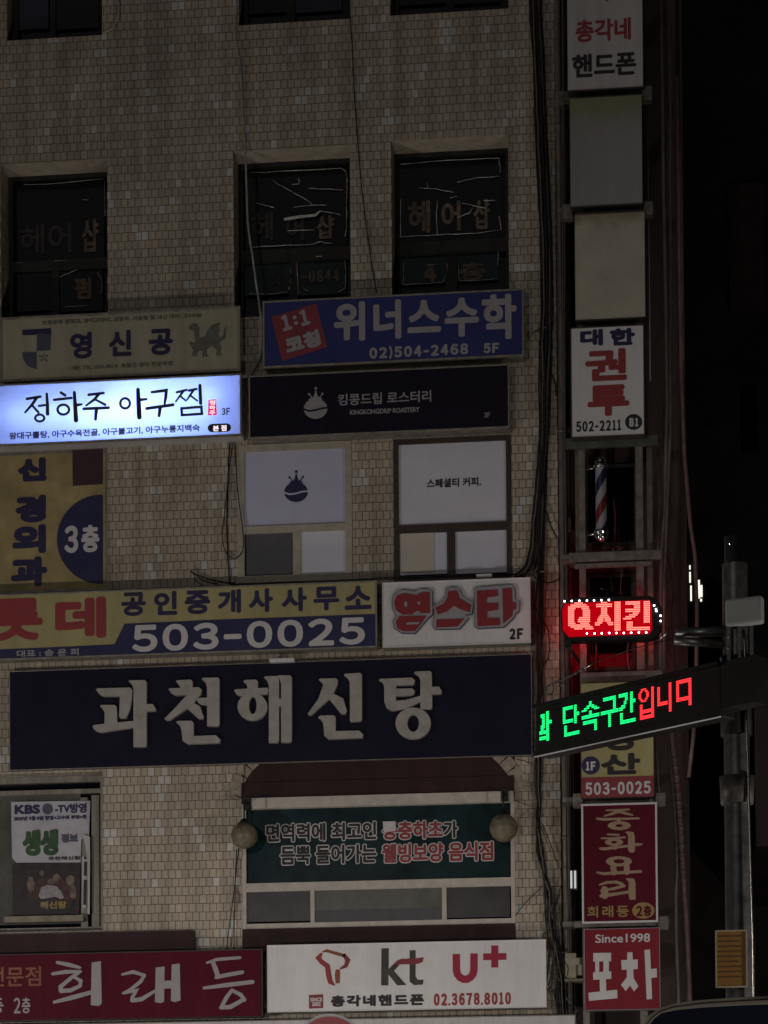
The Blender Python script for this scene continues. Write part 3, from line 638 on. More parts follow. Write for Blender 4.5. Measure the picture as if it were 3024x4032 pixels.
# the one lit lightbox
t, Y, q = sign([(-25, 1519), (948, 1473), (948, 1707), (-25, 1757)], 0.26, None, 'alu', 0.018, 'brightly lit white lightbox sign with dark brush lettering')
x0, x1, z0, z1 = q
MB().box(x0+0.002, x1-0.002, Y+0.001, Y+0.005, z0+0.002, z1-0.002).build('diffuser', 'diffuser', t)
for o in list(t.children):
    if o.name.startswith('housing'):
        me = o.data; hv = MB(); a, b, c, d, e, f = x0+0.004, x1-0.004, Y+0.006, -0.002, z0+0.004, z1-0.004
        bpy.data.objects.remove(o)
        hv.box(a, b, d-0.01, d, e, f).box(a, b, c, d-0.011, e, e+0.008).box(a, b, c, d-0.011, f-0.008, f).box(a, a+0.008, c, d-0.011, e+0.009, f-0.009).box(b-0.008, b, c, d-0.011, e+0.009, f-0.009)
        hv.build('housing', 'white_dirty', t)
zc = (z0+z1)/2
for xa, xb, zz in ((x0+0.12, x0+0.9, zc+0.0), (x0+0.62, x1-1.0, zc+0.02), (x0+0.95, x1-0.32, zc-0.09), (x0+1.3, x1-0.22, zc+0.13)):
    MB().tube([(xa, Y+0.12, zz), (xb, Y+0.12, zz)], 0.014, 8).build('tube', 'tube', t)
i = INK(0, 1100, 1.508, Y)
for p, w in (([(160, 710), (240, 697)], 17), ([(222, 700), (190, 745), (150, 790)], [18, 18, 13]), ([(188, 745), (228, 790)], 15), ([(232, 752), (280, 746)], 15), ([(278, 680), (282, 740), (283, 800)], [15, 20, 22]),
             ([(362, 673), (388, 690)], 17), ([(322, 716), (425, 705)], 16), ([(442, 672), (447, 750), (452, 838)], [18, 24, 27]), ([(450, 748), (485, 743)], [20, 14]),
             ([(527, 686), (615, 676)], 17), ([(590, 680), (560, 715), (512, 750)], [18, 17, 12]), ([(562, 712), (625, 745)], [13, 17]), ([(498, 770), (645, 763)], 18), ([(573, 770), (568, 832)], [22, 17]),
             ([(820, 655), (824, 740), (828, 820)], [22, 27, 28]), ([(828, 717), (870, 712)], [20, 14]), ([(902, 671), (988, 660), (985, 700), (978, 742)], [16, 20, 19, 13]), ([(872, 768), (1028, 746)], 19), ([(952, 760), (945, 812)], [22, 17]),
             ([(1050, 672), (1108, 658)], 15), ([(1090, 664), (1045, 726)], [16, 11]), ([(1072, 696), (1105, 722)], 12), ([(1122, 662), (1168, 652)], 15), ([(1152, 656), (1112, 716)], [16, 11]), ([(1132, 692), (1172, 722)], 12), ([(1188, 632), (1192, 738)], 20),
             ([(1078, 766), (1082, 806)], 16), ([(1078, 768), (1198, 758)], 16), ([(1196, 758), (1200, 800)], 16), ([(1080, 808), (1202, 800)], 16)):
    i.line(p, w)
i.ell(237, 825, 34, 28, 19, 13); i.ell(377, 775, 42, 37, 26, 21); i.ell(744, 738, 36, 38, 21, 22)
i.build('lettering', 'black_ink', t)
text(t, '왕대구뽈탕, 아구수육전골, 아구불고기, 아구누룽지백숙', (36, 1686, 787, 1716), Y, 'navyink', 1.2, name='small_lettering')
text(t, '3F', (870, 1606, 909, 1634), Y, 'navyink', 1.5, name='small_lettering')
i = INK(0, 1100, 1.508, Y); i.poly([(1238, 716), (1282, 712), (1288, 806), (1235, 808)]); sl_ = i.build('seal', 'seal_lit', t)
for k, ch in enumerate('정하주'): text(sl_, ch, (824, 1576+k*20, 848, 1594+k*20), Y-0.003, 'seal_white', 0.8)
i = INK(0, 1100, 1.508, Y); i.line([(1258, 884), (1348, 880)], 50); pl = i.build('pill', 'black_ink', t)
text(pl, '본 점', (838, 1674, 892, 1698), Y-0.003, 'seal_white', 1.2)
# blue maths-school sign
t, Y, q = sign([(1037, 1192), (2057, 1138), (2060, 1396), (1041, 1446)], 0.24, 'royal', 'alu', 0.02, 'royal blue sign with big pale letters and a tilted red square')
for ch, b in (('위', (1314, 1189, 1438, 1344)), ('너', (1470, 1181, 1580, 1336)), ('스', (1604, 1181, 1736, 1310)), ('수', (1750, 1172, 1886, 1326)), ('학', (1897, 1158, 2034, 1337))): text(t, ch, b, Y, 'letter_grey', 6.5)
text(t, '02)504-2468', (1448, 1360, 1850, 1404), Y, 'letter_grey', 3, name='phone_number'); text(t, '5F', (1898, 1350, 1972, 1390), Y, 'letter_grey', 3, name='floor_mark')
i = INK(900, 1100, 1.276, Y); i.poly([(215, 190), (440, 122), (497, 340), (270, 412)]); rs = i.build('red_square', 'red_tile', t)
text(rs, '1:1', (1098, 1228, 1228, 1292), Y-0.003, 'letter_grey', 4.5, rot=R(13)); text(rs, '코칭', (1122, 1312, 1262, 1380), Y-0.003, 'letter_grey', 5, rot=R(13))
# dark coffee-roaster sign
t, Y, q = sign([(983, 1485), (2001, 1435), (2003, 1680), (983, 1723)], 0.24, 'black_board', 'alu', 0.016, 'plain black sign with a small crowned coffee bean and thin white lettering')
coffee(t, 77, -328, Y, 'letter_grey', 'black_board')
text(t, '킹콩드립 로스터리', (1331, 1544, 1698, 1590), Y, 'letter_grey', 1); text(t, 'KINGKONGDRIP ROASTERY', (1378, 1608, 1652, 1628), Y, 'letter_grey', 0.8, name='small_lettering')
text(t, '3F', (1904, 1624, 1932, 1644), Y, 'letter_grey', 0.6, name='floor_mark')
# yellow and blue estate agent sign
t, Y, q = sign([(-60, 2348), (1480, 2288), (1482, 2546), (-60, 2597)], 0.2, 'yellow', 'alu', 0.02, 'long yellow and navy sign with a phone number in huge white digits')
INK(0, 1700, 1.508, Y).poly([(-88, 1296), (300, 1280), (680, 1262), (740, 1140), (1300, 1115), (2228, 1082), (2232, 1274), (1200, 1316), (-88, 1350)]).build('navy_field', 'navy', t)
text(t, '데', (217, 2352, 418, 2514), Y, 'red_ink', 10.5, name='big_lettering'); text(t, '롯', (-40, 2356, 168, 2524), Y, 'red_ink', 9, name='big_lettering')
for k, ch in enumerate('공인중개사사무소'):
    xx = (477, 606, 727, 857, 979, 1108, 1234, 1357)[k]; w = (97, 92, 101, 92, 96, 100, 102, 106)[k]; dy = -xx*0.0295
    text(t, ch, (xx, 2346+dy, xx+w, 2440+dy), Y, 'navyink', 4.8)
text(t, '503-0025', (505, 2446, 1453, 2553), Y-0.004, 'letter_white', 5.5, name='phone_number')
text(t, '대표 : 송 윤 희', (66, 2556, 310, 2584), Y-0.004, 'letter_grey', 1, name='small_lettering')
# white sign with red outlined letters
t, Y, q = sign([(1508, 2296), (2085, 2276), (2088, 2526), (1510, 2548)], 0.22, 'white', 'white', 0.012, 'white sign with three chunky red outlined letters between the yellow sign and the cables')
ZY = (1520, 2280, 2.860)
OUT = [[(75, 260), (90, 190), (150, 140), (215, 130), (330, 155), (375, 125), (490, 125), (522, 150), (525, 405), (480, 440), (330, 615), (180, 610), (100, 560), (88, 480), (120, 420), (80, 340)],
       [(680, 125), (720, 105), (800, 105), (840, 140), (860, 200), (985, 280), (965, 400), (895, 410), (930, 450), (830, 565), (560, 570), (535, 540), (540, 440), (565, 425), (535, 320), (640, 260), (680, 190)],
       [(1000, 120), (1030, 105), (1420, 75), (1450, 110), (1455, 235), (1505, 260), (1500, 370), (1460, 390), (1440, 440), (1330, 545), (1040, 560), (1005, 540)]]
def grow(p, g):
    cx = sum(a[0] for a in p)/len(p); cy = sum(a[1] for a in p)/len(p)
    n = len(p); o = []
    ar = sum(p[i][0]*p[(i+1) % n][1]-p[(i+1) % n][0]*p[i][1] for i in range(n)); sg = 1 if ar > 0 else -1
    for i in range(n):
        d1 = (Vector(p[i])-Vector(p[i-1])).normalized(); d2 = (Vector(p[(i+1) % n])-Vector(p[i])).normalized(); tt = (d1+d2).normalized()
        o.append((p[i][0]+tt.y*g*sg, p[i][1]-tt.x*g*sg))
    return o
i = INK(*ZY, Y, 0.03)
for p in OUT: i.poly(grow(p, 9))
i.build('letter_body', 'slate_ink', t)
i = INK(*ZY, Y, 0.036)
for p in OUT: i.poly(p)
i.build('letter_outline', 'letter_grey', t)
i = INK(*ZY, Y-0.04, 0.006)
i.poly([(92, 260), (120, 190), (190, 165), (250, 165), (340, 185), (390, 155), (492, 145), (495, 385), (350, 385), (300, 400), (180, 400), (110, 350)], [(110, 480), (150, 420), (455, 415), (420, 470), (330, 585), (200, 590), (130, 560)],
       [(697, 140), (800, 132), (830, 220), (960, 295), (945, 375), (840, 345), (765, 300), (690, 365), (580, 400), (555, 325), (650, 280), (690, 210)], [(568, 460), (880, 448), (805, 535), (565, 548)],
       [(1022, 135), (1255, 122), (1262, 190), (1135, 210), (1130, 275), (1262, 268), (1265, 345), (1140, 365), (1140, 440), (1280, 440), (1282, 520), (1030, 535)], [(1312, 110), (1415, 105), (1420, 260), (1465, 270), (1465, 340), (1425, 355), (1420, 420), (1320, 500)])
i.build('letter_face', 'red_letter', t)
INK(*ZY, Y-0.051).ell(222, 283, 17, 33).poly([(355, 255), (385, 255), (385, 285), (355, 285)], [(290, 395), (350, 362), (380, 362), (380, 398)], [(230, 490), (380, 484), (365, 508), (235, 515)]).build('letter_counter', 'letter_grey', t)
text(t, '2F', (2000, 2474, 2066, 2518), Y, 'black_ink', 3, name='floor_mark')
# big dark sign with raised letters
t, Y, q = sign([(38, 2646), (2090, 2575), (2096, 2975), (40, 3030)], 0.09, 'blue_black', 'alu', 0.008, 'largest sign, blue black with five big raised grey letters')
i = INK(340, 2600, 2.183, Y, 0.05)
i.poly([(90, 262), (105, 250), (385, 243), (403, 262), (400, 330), (385, 420), (350, 505), (300, 508), (290, 490), (297, 318), (160, 318), (125, 305)], [(125, 400), (140, 392), (250, 392), (268, 405), (275, 560), (165, 565), (165, 455), (150, 430)],
       [(62, 575), (80, 563), (420, 528), (420, 585), (130, 628), (95, 618), (70, 598)], [(370, 188), (385, 182), (510, 178), (525, 195), (525, 740), (510, 752), (413, 752), (413, 262), (405, 225)], [(520, 385), (578, 385), (605, 425), (603, 442), (520, 450)],
       [(778, 190), (790, 180), (905, 175), (920, 190), (920, 270), (820, 270), (815, 240)], [(712, 258), (725, 250), (975, 240), (998, 260), (990, 305), (920, 385), (870, 425), (725, 522), (690, 522), (678, 510), (760, 430), (870, 308), (770, 310), (735, 290)],
       [(925, 370), (985, 405), (1015, 495), (1010, 512), (970, 510), (865, 415)], [(952, 345), (970, 333), (1050, 330), (1050, 392), (1000, 392), (970, 375)], [(998, 170), (1010, 160), (1138, 157), (1150, 172), (1150, 560), (1135, 575), (1045, 573), (1045, 245), (1035, 205)],
       [(778, 540), (795, 530), (910, 528), (928, 545), (930, 660), (1120, 652), (1158, 690), (1150, 718), (880, 728), (835, 700), (825, 610), (815, 575)],
       [(1355, 190), (1370, 178), (1465, 175), (1480, 190), (1480, 255), (1390, 255), (1390, 225)], [(1275, 268), (1290, 258), (1560, 245), (1572, 265), (1565, 300), (1330, 318), (1295, 300)],
       [(1533, 158), (1545, 148), (1650, 143), (1662, 155), (1662, 700), (1645, 717), (1575, 717), (1575, 225), (1560, 185)], [(1655, 340), (1685, 338), (1685, 405), (1655, 407)])
i.ell(1434, 408, 128, 118, 34, 74, icx=1437, icy=397); i.build('raised_lettering', 'letter_alu', t)
i = INK(1100, 2600, 2.37, Y, 0.05)
i.poly([(-8, 158), (5, 150), (105, 150), (122, 168), (122, 755), (105, 775), (22, 775), (22, 230), (10, 190)],
       [(373, 190), (385, 182), (530, 177), (552, 195), (545, 240), (512, 315), (470, 370), (310, 515), (280, 522), (270, 508), (370, 370), (415, 240), (400, 215)], [(512, 322), (600, 365), (635, 480), (620, 510), (580, 508), (465, 365)],
       [(608, 148), (620, 135), (760, 127), (775, 145), (775, 560), (760, 577), (665, 582), (662, 215), (650, 185)], [(367, 545), (385, 525), (515, 522), (530, 540), (530, 670), (750, 665), (787, 700), (780, 732), (460, 745), (425, 710), (415, 600), (395, 565)],
       [(932, 195), (950, 182), (1240, 172), (1268, 195), (1262, 230), (1245, 240), (1095, 245), (1095, 275), (1245, 272), (1268, 295), (1262, 325), (1240, 338), (1092, 345), (1092, 387), (1180, 380), (1325, 340), (1325, 395), (1180, 465), (1050, 480), (1005, 455), (985, 400), (982, 250), (965, 215)],
       [(1260, 128), (1275, 115), (1410, 110), (1425, 125), (1430, 450), (1415, 465), (1320, 468), (1320, 200), (1310, 165)], [(1425, 258), (1495, 255), (1520, 300), (1515, 322), (1425, 328)])
i.ell(1253, 597, 165, 147, 54, 80); i.build('raised_lettering', 'letter_alu', t)
# crimson restaurant sign
t, Y, q = sign([(-60, 3764), (1030, 3736), (1034, 4001), (-60, 4022)], 0.2, 'crimson', 'alu_dark', 0.012, 'crimson sign with big grey brush lettering under the poster window')
i = INK(0, 3600, 1.508, Y)
for p, w in (([(340, 286), (410, 300), (475, 317)], [18, 26, 16]), ([(312, 354), (390, 342), (478, 340)], [18, 24, 18]), ([(470, 345), (430, 372), (360, 430), (362, 455)], [20, 22, 24, 26]), ([(362, 455), (420, 452), (476, 425)], [26, 24, 22]), ([(476, 425), (480, 395), (440, 372)], [22, 22, 18]), ([(322, 522), (420, 497), (548, 462)], [18, 28, 24]),
             ([(726, 358), (790, 342), (858, 362)], [14, 22, 18]), ([(858, 362), (835, 400), (775, 448), (730, 468)], [20, 22, 20, 12]), ([(735, 470), (810, 452), (788, 490), (785, 512)], [14, 22, 22, 24]), ([(785, 512), (840, 505), (930, 450)], [24, 26, 16]),
             ([(1230, 288), (1290, 268), (1425, 258)], [14, 20, 18]), ([(1265, 285), (1280, 325), (1295, 370)], [24, 30, 28]), ([(1285, 374), (1350, 360), (1440, 344)], [22, 24, 22]), ([(1212, 438), (1350, 420), (1500, 402)], [18, 26, 24]),
             ([(1378, 450), (1345, 495), (1315, 552)], [20, 24, 22]), ([(1312, 555), (1370, 550), (1450, 505)], [22, 26, 24]), ([(1452, 508), (1430, 478), (1378, 452)], [24, 24, 20])):
    i.line(p, w)
i.poly([(545, 287), (600, 278), (605, 528), (588, 545), (540, 540)], [(925, 317), (978, 310), (975, 520), (955, 528), (920, 522)], [(1020, 299), (1068, 292), (1073, 512), (1040, 522), (1015, 515)], [(970, 395), (1025, 393), (1025, 440), (970, 442)])
i.build('lettering', 'letter_grey', t)
text(t, '전문점', (-48, 3806, 162, 3884), Y, 'orange_ink', 1.5, name='small_lettering'); text(t, '2층', (50, 3928, 124, 3990), Y, 'letter_grey', 1.5, name='floor_mark'); text(t, '등', (-40, 3930, 14, 3990), Y, 'letter_grey', 1.5, name='small_lettering')
# white phone-shop sign
t, Y, q = sign([(1053, 3724), (2147, 3700), (2151, 3963), (1055, 3986)], 0.2, 'white', 'white', 0.01, 'white sign with three phone network logos above a red phone number')
ZK = (1230, 3700, 1.8033)
INK(*ZK, Y).line([(68, 96), (42, 128), (62, 155), (108, 188), (116, 250), (128, 300), (158, 324)], [16, 34, 34, 36, 40, 36, 12], False).build('ribbon_logo', 'red_ink', t)
INK(*ZK, Y).line([(72, 88), (100, 78), (170, 98), (232, 116)], [10, 20, 24, 24], False).line([(182, 212), (178, 250), (180, 310)], [30, 38, 30], False).build('ribbon_logo', 'orange_ink', t)
INK(*ZK, Y).line([(222, 104), (252, 145), (238, 186), (196, 208)], [24, 34, 28, 12], False).build('ribbon_logo', 'red_tile', t)
INK(*ZK, Y).poly([(490, 62), (543, 60), (540, 325), (488, 326)], [(538, 212), (590, 160), (618, 180), (580, 222), (668, 322), (602, 325), (538, 245)], [(690, 76), (733, 74), (733, 262), (748, 285), (790, 284), (785, 319), (722, 323), (690, 298)]).build('network_logo', 'alu_dark', t)
INK(*ZK, Y-0.003).poly([(582, 178), (598, 150), (632, 136), (745, 132), (790, 124), (783, 158), (750, 172), (640, 176)]).build('network_logo', 'red_tile', t)
INK(*ZK, Y).line([(1022, 102), (1023, 215), (1030, 245), (1048, 268), (1072, 281), (1098, 281), (1122, 268), (1140, 245), (1147, 215), (1148, 98)], 53, False).poly([(1270, 42), (1320, 42), (1320, 198), (1270, 198)], [(1213, 98), (1378, 95), (1378, 143), (1213, 146)]).build('network_logo', 'magenta', t)
INK(*ZK, Y).poly([(-24, 392), (77, 388), (78, 486), (-24, 490)]).build('red_square', 'red_tile', t)
text(t, 'SINCE\n2002', (1222, 3928, 1269, 3962), Y-0.003, 'letter_white', 1, name='small_lettering')
text(t, '총각네핸드폰', (1302, 3916, 1670, 3962), Y, 'black_ink', 3.2, spc=1.2); text(t, '02.3678.8010', (1702, 3909, 2018, 3958), Y, 'red_ink', 3, name='phone_number')
# top of the ground-floor sign board
t, Y, q = sign([(-60, 4052), (2262, 3984), (2268, 4330), (-60, 4380)], 0.28, 'white_dirty', 'alu', 0.012, 'blank grey white sign board along the ground floor, lowest of all')

# ------------------------------------------------------------------ small things on the facade
def small(name, label, cat, group=None, loc=None): return thing(name, loc, label, cat, group)
for (cx, cy, rr, lb) in ((962, 3290, 53, 'opal globe lamp hanging beside the cable at the edge of the green lettered window'), (1983, 3260, 56, 'opal globe lamp hanging before the green window on the side of the cable bundle')):
    c = un(cx, cy, -0.3); rad = rr*(DIST-0.3)/FP
    t = small('globe_lamp', lb, 'lamp', 'unlit globe lamps by the arched window', (c.x, 0, c.z))
    MB().ball(c, rad, 28, 18).build('globe', 'globe', t)
    MB().lathe([(0.001, c.z+rad*1.28), (0.03, c.z+rad*1.26), (0.05, c.z+rad*1.05), (0.075, c.z+rad*0.92), (0.07, c.z+rad*0.86)], c.x, c.y, 16).build('cap', 'iron', t)
    MB().tube([(c.x, c.y, c.z+rad*1.2), (c.x, c.y, c.z+rad+0.22), (c.x, -0.2, c.z+rad+0.26), (c.x, -0.06, c.z+rad+0.25)], 0.01, 6).build('bracket', 'iron', t)
    MB().box(c.x-0.04, c.x+0.04, -0.07, -0.055, c.z+rad+0.18, c.z+rad+0.32).build('mounting_plate', 'iron', t)
for x, y, w, lb in ((1062, 2600, 98, 'small white clip lamp housing on top of the largest sign'), (1876, 2268, 62, 'short white clip lamp housing on top of the red lettered sign')):
    p = un(x, y, -0.12); q = un(x+w, y, -0.12)
    t = small('clip_lamp', lb, 'lamp', None, (p.x, -0.1, p.z)); MB().box(p.x, q.x, -0.16, -0.05, p.z-0.03, p.z+0.012).build('body', 'white', t, bevel=0.006)
    MB().box(p.x+0.03, p.x+0.05, -0.05, -0.001, p.z-0.05, p.z-0.03).build('arm', 'alu', t)

def wob(pts, Y, seed, amp=0.006, n=4):
    rr = random.Random(seed); P = [un(x, y, Y) for x, y in pts]; out = []
    for i in range(len(P)-1):
        p0, p1, p2, p3 = P[max(0, i-1)], P[i], P[i+1], P[min(len(P)-1, i+2)]
        for k in range(n):
            t = k/n; a = 0.5*((2*p1)+(p2-p0)*t+(2*p0-5*p1+4*p2-p3)*t*t+(3*p1-p0-3*p2+p3)*t*t*t)
            out.append(a+Vector((rr.uniform(-amp, amp), 0, rr.uniform(-amp, amp))))
    out.append(P[-1]); return out
def cable(pts, r, lb, mat='cable', Y=-0.03, seed=1, name='cable', amp=0.004, group=None):
    o = wob(pts, Y, seed, amp); z = o[0]; t = MB().tube(o, r, 6)
    ob = t.build(name, mat); return tag(ob, lb, 'cable', group)
cable([(930, -300), (930, 0), (926, 137), (948, 273), (962, 547), (968, 656), (975, 866), (993, 1003), (1012, 1139), (1022, 1210), (1030, 1280), (1024, 1400), (1000, 1450), (985, 1475)], 0.013, 'thick pale cable drooping down past the middle dark window to the blue sign', 'cable_white', -0.05, 2, amp=0.003)
cable([(1375, -300), (1378, 60), (1386, 180), (1397, 400), (1420, 700), (1450, 950), (1482, 1150)], 0.006, 'thin dark cable slanting down the tiles between the two lettered dark windows', 'cable', -0.02, 3)
cable([(450, -80), (468, 20), (465, 70), (440, 112), (405, 128)], 0.012, 'pale cable curling around the corner of the top floor window', 'cable_white', -0.03, 4)
cable([(918, 1742), (902, 1850), (888, 1990), (876, 2090), (880, 2150), (900, 2188), (928, 2197), (952, 2172), (959, 2120), (952, 2060), (938, 1950), (930, 1850), (926, 1750)], 0.006, 'black cable hanging in a long loop beside the cream framed window', 'cable', -0.045, 5, amp=0.002)
cable([(904, 1745), (898, 1900), (893, 2060), (898, 2200), (906, 2300)], 0.008, 'black cable running straight down behind the hanging loop', 'cable', -0.02, 6)
for k, (e, mid) in enumerate((((926, 2296), (840, 2285)), ((858, 2300), (800, 2285)), ((800, 2306), (768, 2285)))):
    cable([(753, 2247), (765, 2258), mid, e], 0.009 if k == 0 else 0.006, ('longest black cable out of the hole in the tiles above the yellow sign', 'middle black cable out of the hole in the tiles above the yellow sign', 'shortest black cable out of the hole in the tiles above the yellow sign')[k], 'cable', -0.04-0.012*k, 7+k)
cable([(962, 3010), (958, 3100), (948, 3140), (925, 3130)], 0.005, 'thin black cable hooked round the springing of the brick arch', 'cable', -0.03, 11)
cable([(940, 3340), (925, 3480), (905, 3640), (892, 3735)], 0.006, 'thin black cable slanting down from the globe lamp to the crimson sign', 'cable', -0.05, 12)
cable([(932, 3345), (926, 3500), (920, 3740)], 0.005, 'thin black cable hanging straight below the globe lamp', 'cable', -0.03, 13)
cable([(926, 3510), (942, 3515), (940, 3560)], 0.005, 'short black hooked wire on the tiles under the globe lamp', 'cable', -0.035, 14)
cable([(905, 2300), (1150, 2294), (1420, 2282), (1560, 2272), (2030, 2262)], 0.008, 'black cable lying along the top of the yellow sign and the red lettered sign', 'cable', -0.1, 15)
cable([(2028, 3605), (2080, 3545), (2145, 3480)], 0.005, 'thin black wire slanting from the window corner up to the cable bundle', 'cable', -0.04, 16)
cable([(2126, 3698), (2140, 3678), (2168, 3660)], 0.006, 'short black wire curving from the white sign up to the cable bundle', 'cable', -0.04, 17)
cable([(2005, 2975), (2040, 2990), (2075, 3000), (2112, 3012)], 0.005, 'thin black wire from the largest sign across the arch stones', 'cable', -0.03, 18)
cable([(2010, 3150), (2045, 3156), (2090, 3175)], 0.004, 'thin dark wire from the globe lamp to the cable tie', 'cable', -0.03, 19)
cable([(2080, 1335), (2100, 1310), (2135, 1285)], 0.005, 'thin black wire from the blue sign corner up to the cable bundle', 'cable', -0.04, 20)
cable([(2095, 2262), (2130, 2290), (2170, 2292), (2205, 2275)], 0.006, 'black wire sagging across the corner tiles above the red lit sign', 'cable', -0.04, 21)
cable([(2162, 1455), (2182, 1500), (2188, 1560)], 0.007, 'black wire branching off the bundle onto the corner beside the boxing sign', 'cable', -0.05, 22)
cable([(2148, 2010), (2170, 2070), (2194, 2118)], 0.008, 'black wire branching off the bundle towards the barber pole', 'cable', -0.05, 23)
cable([(2050+190/2.4567-50, 2300+60), (2150, 2460), (2162, 2545), (2158, 2590), (2135, 2630)], 0.007, 'black wire bowing out from the bundle beside the red lit sign', 'cable', -0.05, 24)
cable([(2132, 3240), (2170, 3330), (2190, 3390), (2212, 3425)], 0.005, 'thin black wire crossing the corner tiles from the cable tie', 'cable', -0.05, 25)
cable([(2212, 3480), (2190, 3545), (2165, 3610)], 0.005, 'thin black wire coming back from the corner to the lower bundle', 'cable', -0.05, 26)
cable([(2226, 3790), (2236, 3810), (2234, 3840), (2222, 3852)], 0.005, 'small black wire loop in front of the beige meter box', 'cable', -0.2, 27)
bn = thing('cable_bundle', un(2150, 2000, -0.03), 'heavy bundle of black cables running down the tiled corner', 'cables')
BU = [(2100, -300), (2107, 0), (2118, 250), (2128, 500), (2143, 800), (2148, 1000), (2150, 1200), (2148, 1340), (2144, 1470), (2139, 1720), (2126, 1900), (2112, 2050), (2104, 2150), (2084, 2230), (2045, 2268)]
for k in range(9):
    off = (k-4)*5.0; mbb = [(x+off*(1.0 if y < 1650 else 0.8)+random.Random(k*7+j).uniform(-3, 3), y+random.Random(k+j).uniform(-6, 6)) for j, (x, y) in enumerate(BU)]
    MB().tube(wob(mbb, -0.03-0.022*(k % 3), 40+k, 0.004), 0.010+0.004*(k % 2), 6).build('cable', 'cable_grey' if k in (2, 7) else 'cable', bn)
BD = [(2146, 1500), (2144, 1715), (2138, 1980), (2133, 2200), (2129, 2393), (2130, 2560), (2132, 2720), (2124, 2900), (2122, 3050), (2122, 3180), (2120, 3260), (2127, 3370), (2146, 3450), (2158, 3520), (2165, 3610), (2180, 3690), (2204, 3790), (2210, 3900), (2214, 4120)]
for k in range(14):
    rr = random.Random(k*13+5); off = rr.uniform(-13, 15); j0 = 0 if k < 8 else rr.choice((3, 4, 6))
    pts = [(x+off*(0.35 if 3150 < y < 3290 or 3420 < y < 3470 else 1.25)+rr.uniform(-7, 7), y+rr.uniform(-20, 20)) for j, (x, y) in enumerate(BD) if j >= j0]
    MB().tube(wob(pts, -0.03-0.012*(k % 5), 70+k, 0.005), rr.choice((0.005, 0.006, 0.008, 0.010)), 6).build('cable', 'cable' if rr.random() < 0.68 else 'cable_grey', bn)
for x, y in ((2120, 3212), (2150, 1290), (2128, 2250), (2204, 3750)):
    p = un(x, y, -0.05); MB().tube([p+Vector((-0.055, 0, 0.004)), p+Vector((0.055, 0, -0.004))], 0.014, 6).build('cable_tie', 'cable_grey', bn)
# pipes running down the corner recess
def pipe(pts, r, lb, mat, Y, clips=(), name='drain_pipe', cat='pipe', ribs=0):
    P = [un(x, y, Y) for x, y in pts]
    t = thing(name, P[-1], lb, cat, 'pipes down the recess beside the signs')
    MB().tube(P, r, 12).build('tube', mat, t)
    if clips:
        mb = MB()
        for y in clips:
            for i in range(len(pts)-1):
                if pts[i][1] <= y <= pts[i+1][1]:
                    q = P[i].lerp(P[i+1], (y-pts[i][1])/(pts[i+1][1]-pts[i][1])); mb.tube([q+Vector((0, 0, -.02)), q+Vector((0, 0, .02))], r*1.18, 12)
        mb.build('collar', mat, t)
    return t
pipe([(2190, -300), (2192, 0), (2206, 1000), (2216, 2000), (2226, 3000), (2240, 4200)], 0.045, 'dull grey pipe hugging the tiled corner, thickest in the recess', 'pipe', 0.03, (500, 1700, 2700, 3300))
pipe([(2222, -300), (2224, 0), (2232, 1000), (2238, 2000), (2250, 3000), (2262, 4200)], 0.028, 'slim dark pipe just behind the edge of the vertical signs', 'pipe', 0.12, (900, 2300, 3050))
pipe([(2604, -100), (2612, 700), (2622, 1250), (2626, 1600), (2618, 2000), (2602, 2170), (2598, 2700)], 0.022, 'pale thin pipe bending inward beside the barber pole', 'pipe', -0.1)
pipe([(2640, 100), (2640, 700), (2642, 1250), (2640, 1700), (2625, 2050), (2614, 2300), (2612, 2640)], 0.016, 'paler twin of the thin bending pipe, on its street side', 'pipe', -0.1)
pipe([(2668, 300), (2676, 1000), (2684, 1485), (2696, 1800), (2718, 2060), (2737, 2190), (2744, 2400), (2742, 2640), (2730, 2900), (2712, 3060)], 0.022, 'long slack conduit swinging past the bright slits behind the steel pole', 'pipe_redlit', -0.3)
pipe([(2550, 500), (2558, 1234), (2560, 1500)], 0.006, 'hair thin conduit with painted shine just beside the blank signs', 'conduit_highlight', -0.2)
pipe([(2672, 400), (2679, 617), (2688, 1293), (2690, 1420)], 0.006, 'hair thin conduit with painted shine standing clear in the dark', 'conduit_highlight', -0.2)
pipe([(2610, 2700), (2640, 2850), (2655, 3000), (2668, 3100), (2682, 3300), (2688, 3420), (2700, 3600), (2708, 3750), (2716, 3960), (2722, 4200)], 0.03, 'ribbed hose toned as red lit, running down beside the lower vertical signs', 'pipe_redlit', -0.15, tuple(range(2990, 3500, 34)))
pipe([(2628, 2700), (2632, 2900), (2652, 3100), (2666, 3300), (2668, 3420), (2660, 3520), (2662, 3700), (2670, 3900), (2676, 4200)], 0.022, 'thin dark hose between the red toned ribbed hose and the signs', 'pipe', -0.1)
pipe([(2580, 2880), (2592, 3100), (2602, 3160)], 0.018, 'short dark pipe beside the yellow estate sign', 'pipe', -0.12)

